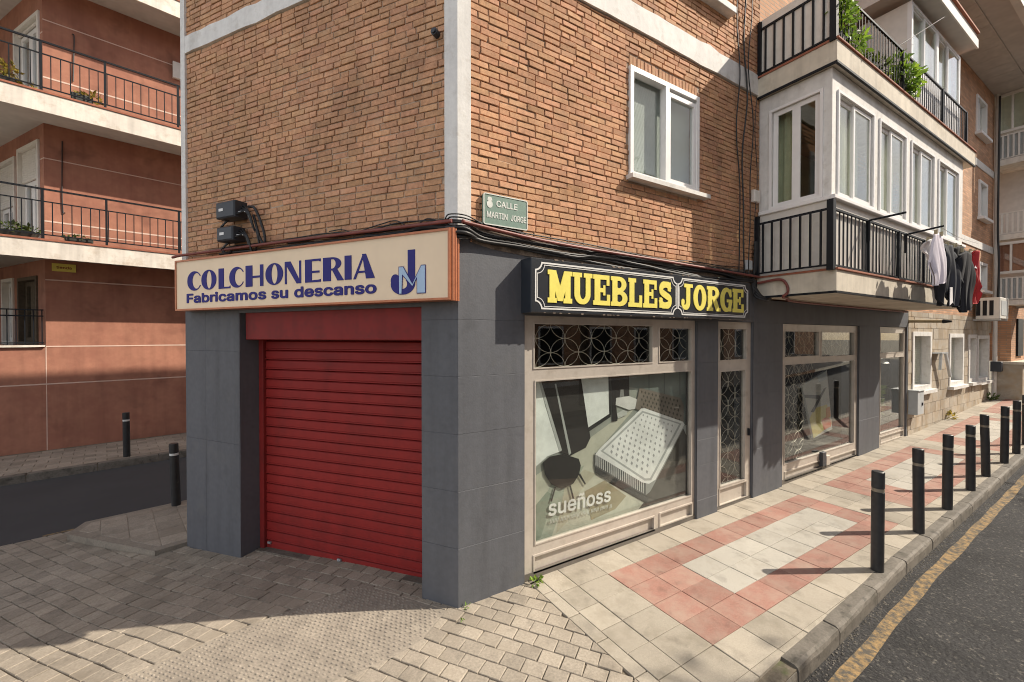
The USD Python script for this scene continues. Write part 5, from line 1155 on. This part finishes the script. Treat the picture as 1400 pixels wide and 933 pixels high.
# pale lines scored in the render
for z, u0 in ((1.165, -8), (1.905, C0), (3.22, C0), (4.18, C0), (4.37, C0), (5.60, C0), (6.98, C0), (7.18, C0), (8.30, C0)):
    h = .011 if z < 4 else (.014 if abs(z-4.37) < .01 or abs(z-7.18) < .01 else .009)
    mb = MB(); fpoly(mb, FS, rect(u0, 8, z-h, z+h), -.002, .004); part(sh_, 'pale_line', mb, 'groove')
mb = MB(); fpoly(mb, FS, rect(C0-.006, C0+.006, -.14, 1.89), -.002, .004); part(sh_, 'pale_line', mb, 'groove')
mb = MB(); fpoly(mb, FS, rect(-8, C0-.01, 1.897, 1.935), -.2, .05); part(sh_, 'sill', mb, 'slab_white')
for z in (4.18, 5.60, 8.05):
    mb = MB(); fpoly(mb, FRc, rect(-.19, 0, z-.009, z+.009), -.002, .004); part(sh_, 'pale_line', mb, 'groove')
for i, (z0, z1) in enumerate(((3.53, 3.88), (6.19, 6.565), (8.92, 9.29))):
    a = [FS.P(-8, 0, .86), FS.P(8, 0, .86), FS.P(8, 0, .003), FS.P(C0-.0, 0, .003), FS.P(C0, 0, .003)+DR*5, FS.P(-8, 0, .003)+DR*5]
    sl = part(sh_, 'balcony_slab', solid(MB(), [(p[0], p[1]) for p in a], z0+.09, z1-.03), 'soffit')
    mb = MB(); fpoly(mb, FS, rect(-8, 8, z0, z1-.03), .83, .863); part(sl, 'fascia', mb, 'slab_white')
    mb = MB(); fpoly(mb, FS, rect(-8, 8, z1-.028, z1+.006), .66, .88); part(sl, 'tile_edge', mb, 'terracotta')
    if i == 2: continue
    zt = z1+.92
    mb = MB(); fpoly(mb, FS, rect(-8, 8, zt-.015, zt+.015), .79, .825); fpoly(mb, FS, rect(-8, 8, zt-.235, zt-.215), .80, .82); fpoly(mb, FS, rect(-8, 8, z1+.08, z1+.10), .80, .82); part(sl, 'rail', mb, 'black_iron')
    for u in (-2.3, -1.38, -.53, .31, 1.43, 2.4):
        mb = MB(); fbox(mb, FS, u-.018, u+.018, z1, zt, .795, .825); part(sl, 'post', mb, 'black_iron')
    for k in range(-18, 24):
        u = -.53+k*.124
        mb = MB(); fbox(mb, FS, u-.007, u+.007, z1+.09, zt-.22, .802, .818); part(sl, 'baluster', mb, 'black_iron')
mb = MB(); fbox(mb, FS, 1.42, 1.56, 8.0, 8.36, .004, .08); part(sh_, 'wall_box', mb, 'cream_metal')
# doors and windows in the set-back wall
def loggia_door(u0, u1, z0, z1, shutter, m1='cream_metal', m2='white_pvc'):
    w = part(sh_, 'balcony_door', fpoly(MB(), FRc, frame_shape(u0, u1, z0, z1, .07), -.15, .03), m1)
    zt = z1-.08-shutter
    if shutter > .02:
        for a in np.arange(zt, z1-.08, .05): mb = MB(); fbox(mb, FRc, u0+.07, u1-.07, a+.002, min(a+.048, z1-.08), -.06, -.03); part(w, 'shutter_slat', mb, 'cream_metal')
    um = u0+(u1-u0)*.45
    fr_ = MB(); fpoly(fr_, FRc, unary_union([frame_shape(u0+.07, um, z0+.06, zt, .09), frame_shape(um, u1-.07, z0+.06, zt, .10)]), -.12, -.07); part(w, 'leaf', fr_, m2)
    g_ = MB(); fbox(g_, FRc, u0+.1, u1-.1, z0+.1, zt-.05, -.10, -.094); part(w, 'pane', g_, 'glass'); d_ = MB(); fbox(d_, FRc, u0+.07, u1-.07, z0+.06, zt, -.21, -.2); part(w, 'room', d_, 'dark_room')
loggia_door(-1.30, -.20, 4.02, 6.0, .62); loggia_door(-1.42, -.12, 6.75, 8.5, 0.05); loggia_door(-2.3, -1.62, 1.93, 3.35, 0); loggia_door(-1.36, -.36, 1.93, 3.32, 0, 'bark', 'bark')
loggia_door(-2.6, -1.45, 4.3, 5.9, .9)
# ground-floor loggia railing
mb = MB(); 
for z in (1.98, 2.50, 2.62): fpoly(mb, FS, rect(-8, C0-.03, z-.012, z+.012), -.02, .01)
gr = part(sh_, 'loggia_rail', mb, 'black_iron')
for k in range(22):
    u = C0-.05-k*.11; mb = MB(); fbox(mb, FS, u-.008, u+.008, 1.94, 2.62, -.015, .005); part(gr, 'baluster', mb, 'black_iron')
mb = MB(); wbox(mb, 0, .1, 0, .1, 0, .1)
rf = MB(); solid(rf, [(p[0], p[1]) for p in (FS.P(-8, 0, .4), FS.P(12, 0, .4), FS.P(12, 0, -8), FS.P(-8, 0, -8))], HS, HS+.3); part(sh_, 'roof', rf, 'terracotta')
bk_ = MB(); fpoly(bk_, FS, rect(-8, 12, -.5, HS), -8.2, -8.0); part(sh_, 'back_wall', bk_, 'salmon')
# thin wires on the salmon wall
for pts, lab in (([(-.16, 8.2), (-.13, 8.15), (-.14, 7.7), (-.15, 7.25)], 'thin wire drop on the upper salmon wall'), ([(-.31, 6.0), (-.32, 5.0), (-.31, 4.6), (-.28, 4.58)], 'thin wire drop on the lower salmon wall')):
    single('cable', tube(MB(), smooth_path(wall_path(FS, pts, .02), 5), .010, 5), 'cable', lab, 'cable')
t = thing('yellow_plaque', 'small yellow plaque with red lettering under the lower salmon balcony', 'plaque', FS.P(-.3, 3.42, .02))
mb = MB(); fbox(mb, FS, -.47, -.14, 3.40, 3.555, .003, .02); part(t, 'plate', mb, 'yellow')
part(t, 'word', text_on(MB(), FS, 'tienda', -.41, -.20, 3.455, .05, .0195, True, 0, .002), 'red_paint')
t = thing('planter', 'dark planter box with withered plant on the upper salmon balcony', 'planter', FS.P(.04, 6.575, .63))
mb = MB(); fbox(mb, FS, -.16, .14, 6.575, 6.76, .52, .74, .02); part(t, 'box', mb, 'pot'); part(t, 'foliage', leaf_cloud(MB(), FS.P(.1, 6.75, .63), (.18, .12, .07), 60, .12, seed=40), 'leaf_yellow')
t = thing('planter', 'flat dark planter on the lower salmon balcony edge', 'planter', FS.P(.0, 3.89, .65))
mb = MB(); fbox(mb, FS, -.26, .12, 3.89, 3.99, .54, .76, .02); part(t, 'box', mb, 'pot'); part(t, 'foliage', leaf_cloud(MB(), FS.P(-.07, 4.0, .65), (.22, .1, .03), 60, .07, seed=41), 'leaf_dark')
plant('yellowing bush at the left end of the upper salmon balcony', FS.P(-1.02, 6.71, .5), [((0, 0, .10), (.17, .15, .18), .6), ((.1, 0, .22), (.10, .10, .12), .3), ((.3, .05, -.03), (.16, .08, .05), .3)], 'leaf_yellow', 170, .11, pot=(.4, .3, .13), seed=8)
plant('dark leafy bush at the left end of the lower salmon balcony', FS.P(-.86, 4.02, .5), [((-.1, 0, .06), (.22, .15, .10), .6), ((.12, 0, .03), (.16, .12, .07), .4)], 'leaf_dark', 190, .09, pot=(.5, .3, .11), seed=9)

# ================================================================== ACROSS THE STREET (behind the camera: seen only in the shop glass)
struct('opposite_pavement', sheet(Polygon([(-9, -5.8), (26, -5.8), (26, -10), (-9, -10)]), lambda x, y: zR(x), 0, 2.0), 'tile_w')
ob = thing('opposite_building', 'red brick building with pale bands across the street', 'building', (10, -10, 0))
mb = MB(); wbox(mb, -2, 30, -18, -10, -.5, 9.5); part(ob, 'wall', mb, 'far_brick')
for z in (.0, 2.9, 5.8, 8.8):
    mb = MB(); wbox(mb, -2, 30, -9.998, -9.95, z, z+.3); part(ob, 'floor_band', mb, 'white_paint')
for x in np.arange(0, 28, 2.6):
    for z in (1.0, 3.9, 6.7):
        mb = MB(); wbox(mb, x, x+1.2, -9.998, -9.96, z, z+1.5); w = part(ob, 'window', mb, 'white_pvc'); mb = MB(); wbox(mb, x+.08, x+1.12, -9.958, -9.95, z+.08, z+1.42); part(w, 'pane', mb, 'black_iron')
def tree(lab, x, y, h, r, seed):
    t = thing('street_tree', lab, 'tree', (x, y, 0)); q = np.random.default_rng(seed)
    mb = MB(); tube(mb, smooth_path([T([x, y, -.1]), T([x+.05, y, h*.3]), T([x-.04, y+.05, h*.62])], 5), np.linspace(.16, .09, 11), 8)
    for k in range(7): a = q.uniform(0, 6.28); tube(mb, smooth_path([T([x, y, h*.5+.1*k]), T([x+math.cos(a)*r*.4, y+math.sin(a)*r*.4, h*.68]), T([x+math.cos(a)*r*.8, y+math.sin(a)*r*.8, h*.8+q.uniform(-.3, .5)])], 4), np.linspace(.06, .015, 9), 5)
    part(t, 'trunk', mb, 'bark'); lf = MB()
    for k in range(26): d = q.normal(0, 1, 3); d /= np.linalg.norm(d); leaf_cloud(lf, T([x, y, h*.78])+d*T([r, r, r*.75])*q.uniform(.45, .95), (r*.30, r*.30, r*.24), 70, .16, seed=seed*100+k)
    part(t, 'crown', lf, 'leaf_tree')
tree('leafy street tree on the opposite pavement, nearer the corner', 6.9, -6.35, 8.4, 1.75, 21)
tree('street tree on the opposite pavement further along', 14.5, -6.9, 6.8, 2.0, 22)

# on show in the last shop window
plant('leafy green plant standing inside the last shop window', (8.75, .34, .75), [((0, 0, .25), (.3, .16, .3), .7), ((.1, 0, .0), (.25, .16, .2), .5)], 'leaf_dark', 230, .16, pot=(.4, .3, .6), seed=17)
t = thing('hanging_lamp', 'white bowl lamp hanging inside the last shop window', 'lamp', (8.75, .3, 1.62)); mb = MB(); n = 18; an = np.arange(n)*2*np.pi/n; pr_ = [(.02, .14), (.12, .12), (.22, .05), (.26, 0.0)]
v = [[8.75+r_*math.cos(a), .3+r_*math.sin(a), 1.60+h] for r_, h in pr_ for a in an]; f = [[k*n+i, k*n+(i+1) % n, (k+1)*n+(i+1) % n, (k+1)*n+i] for k in range(3) for i in range(n)]
part(t, 'shade', mb.add(v, f), 'white_pvc', smooth=True); part(t, 'cord', tube(MB(), [T([8.75, .3, 1.73]), T([8.75, .3, 2.55])], .006, 5), 'black_iron')
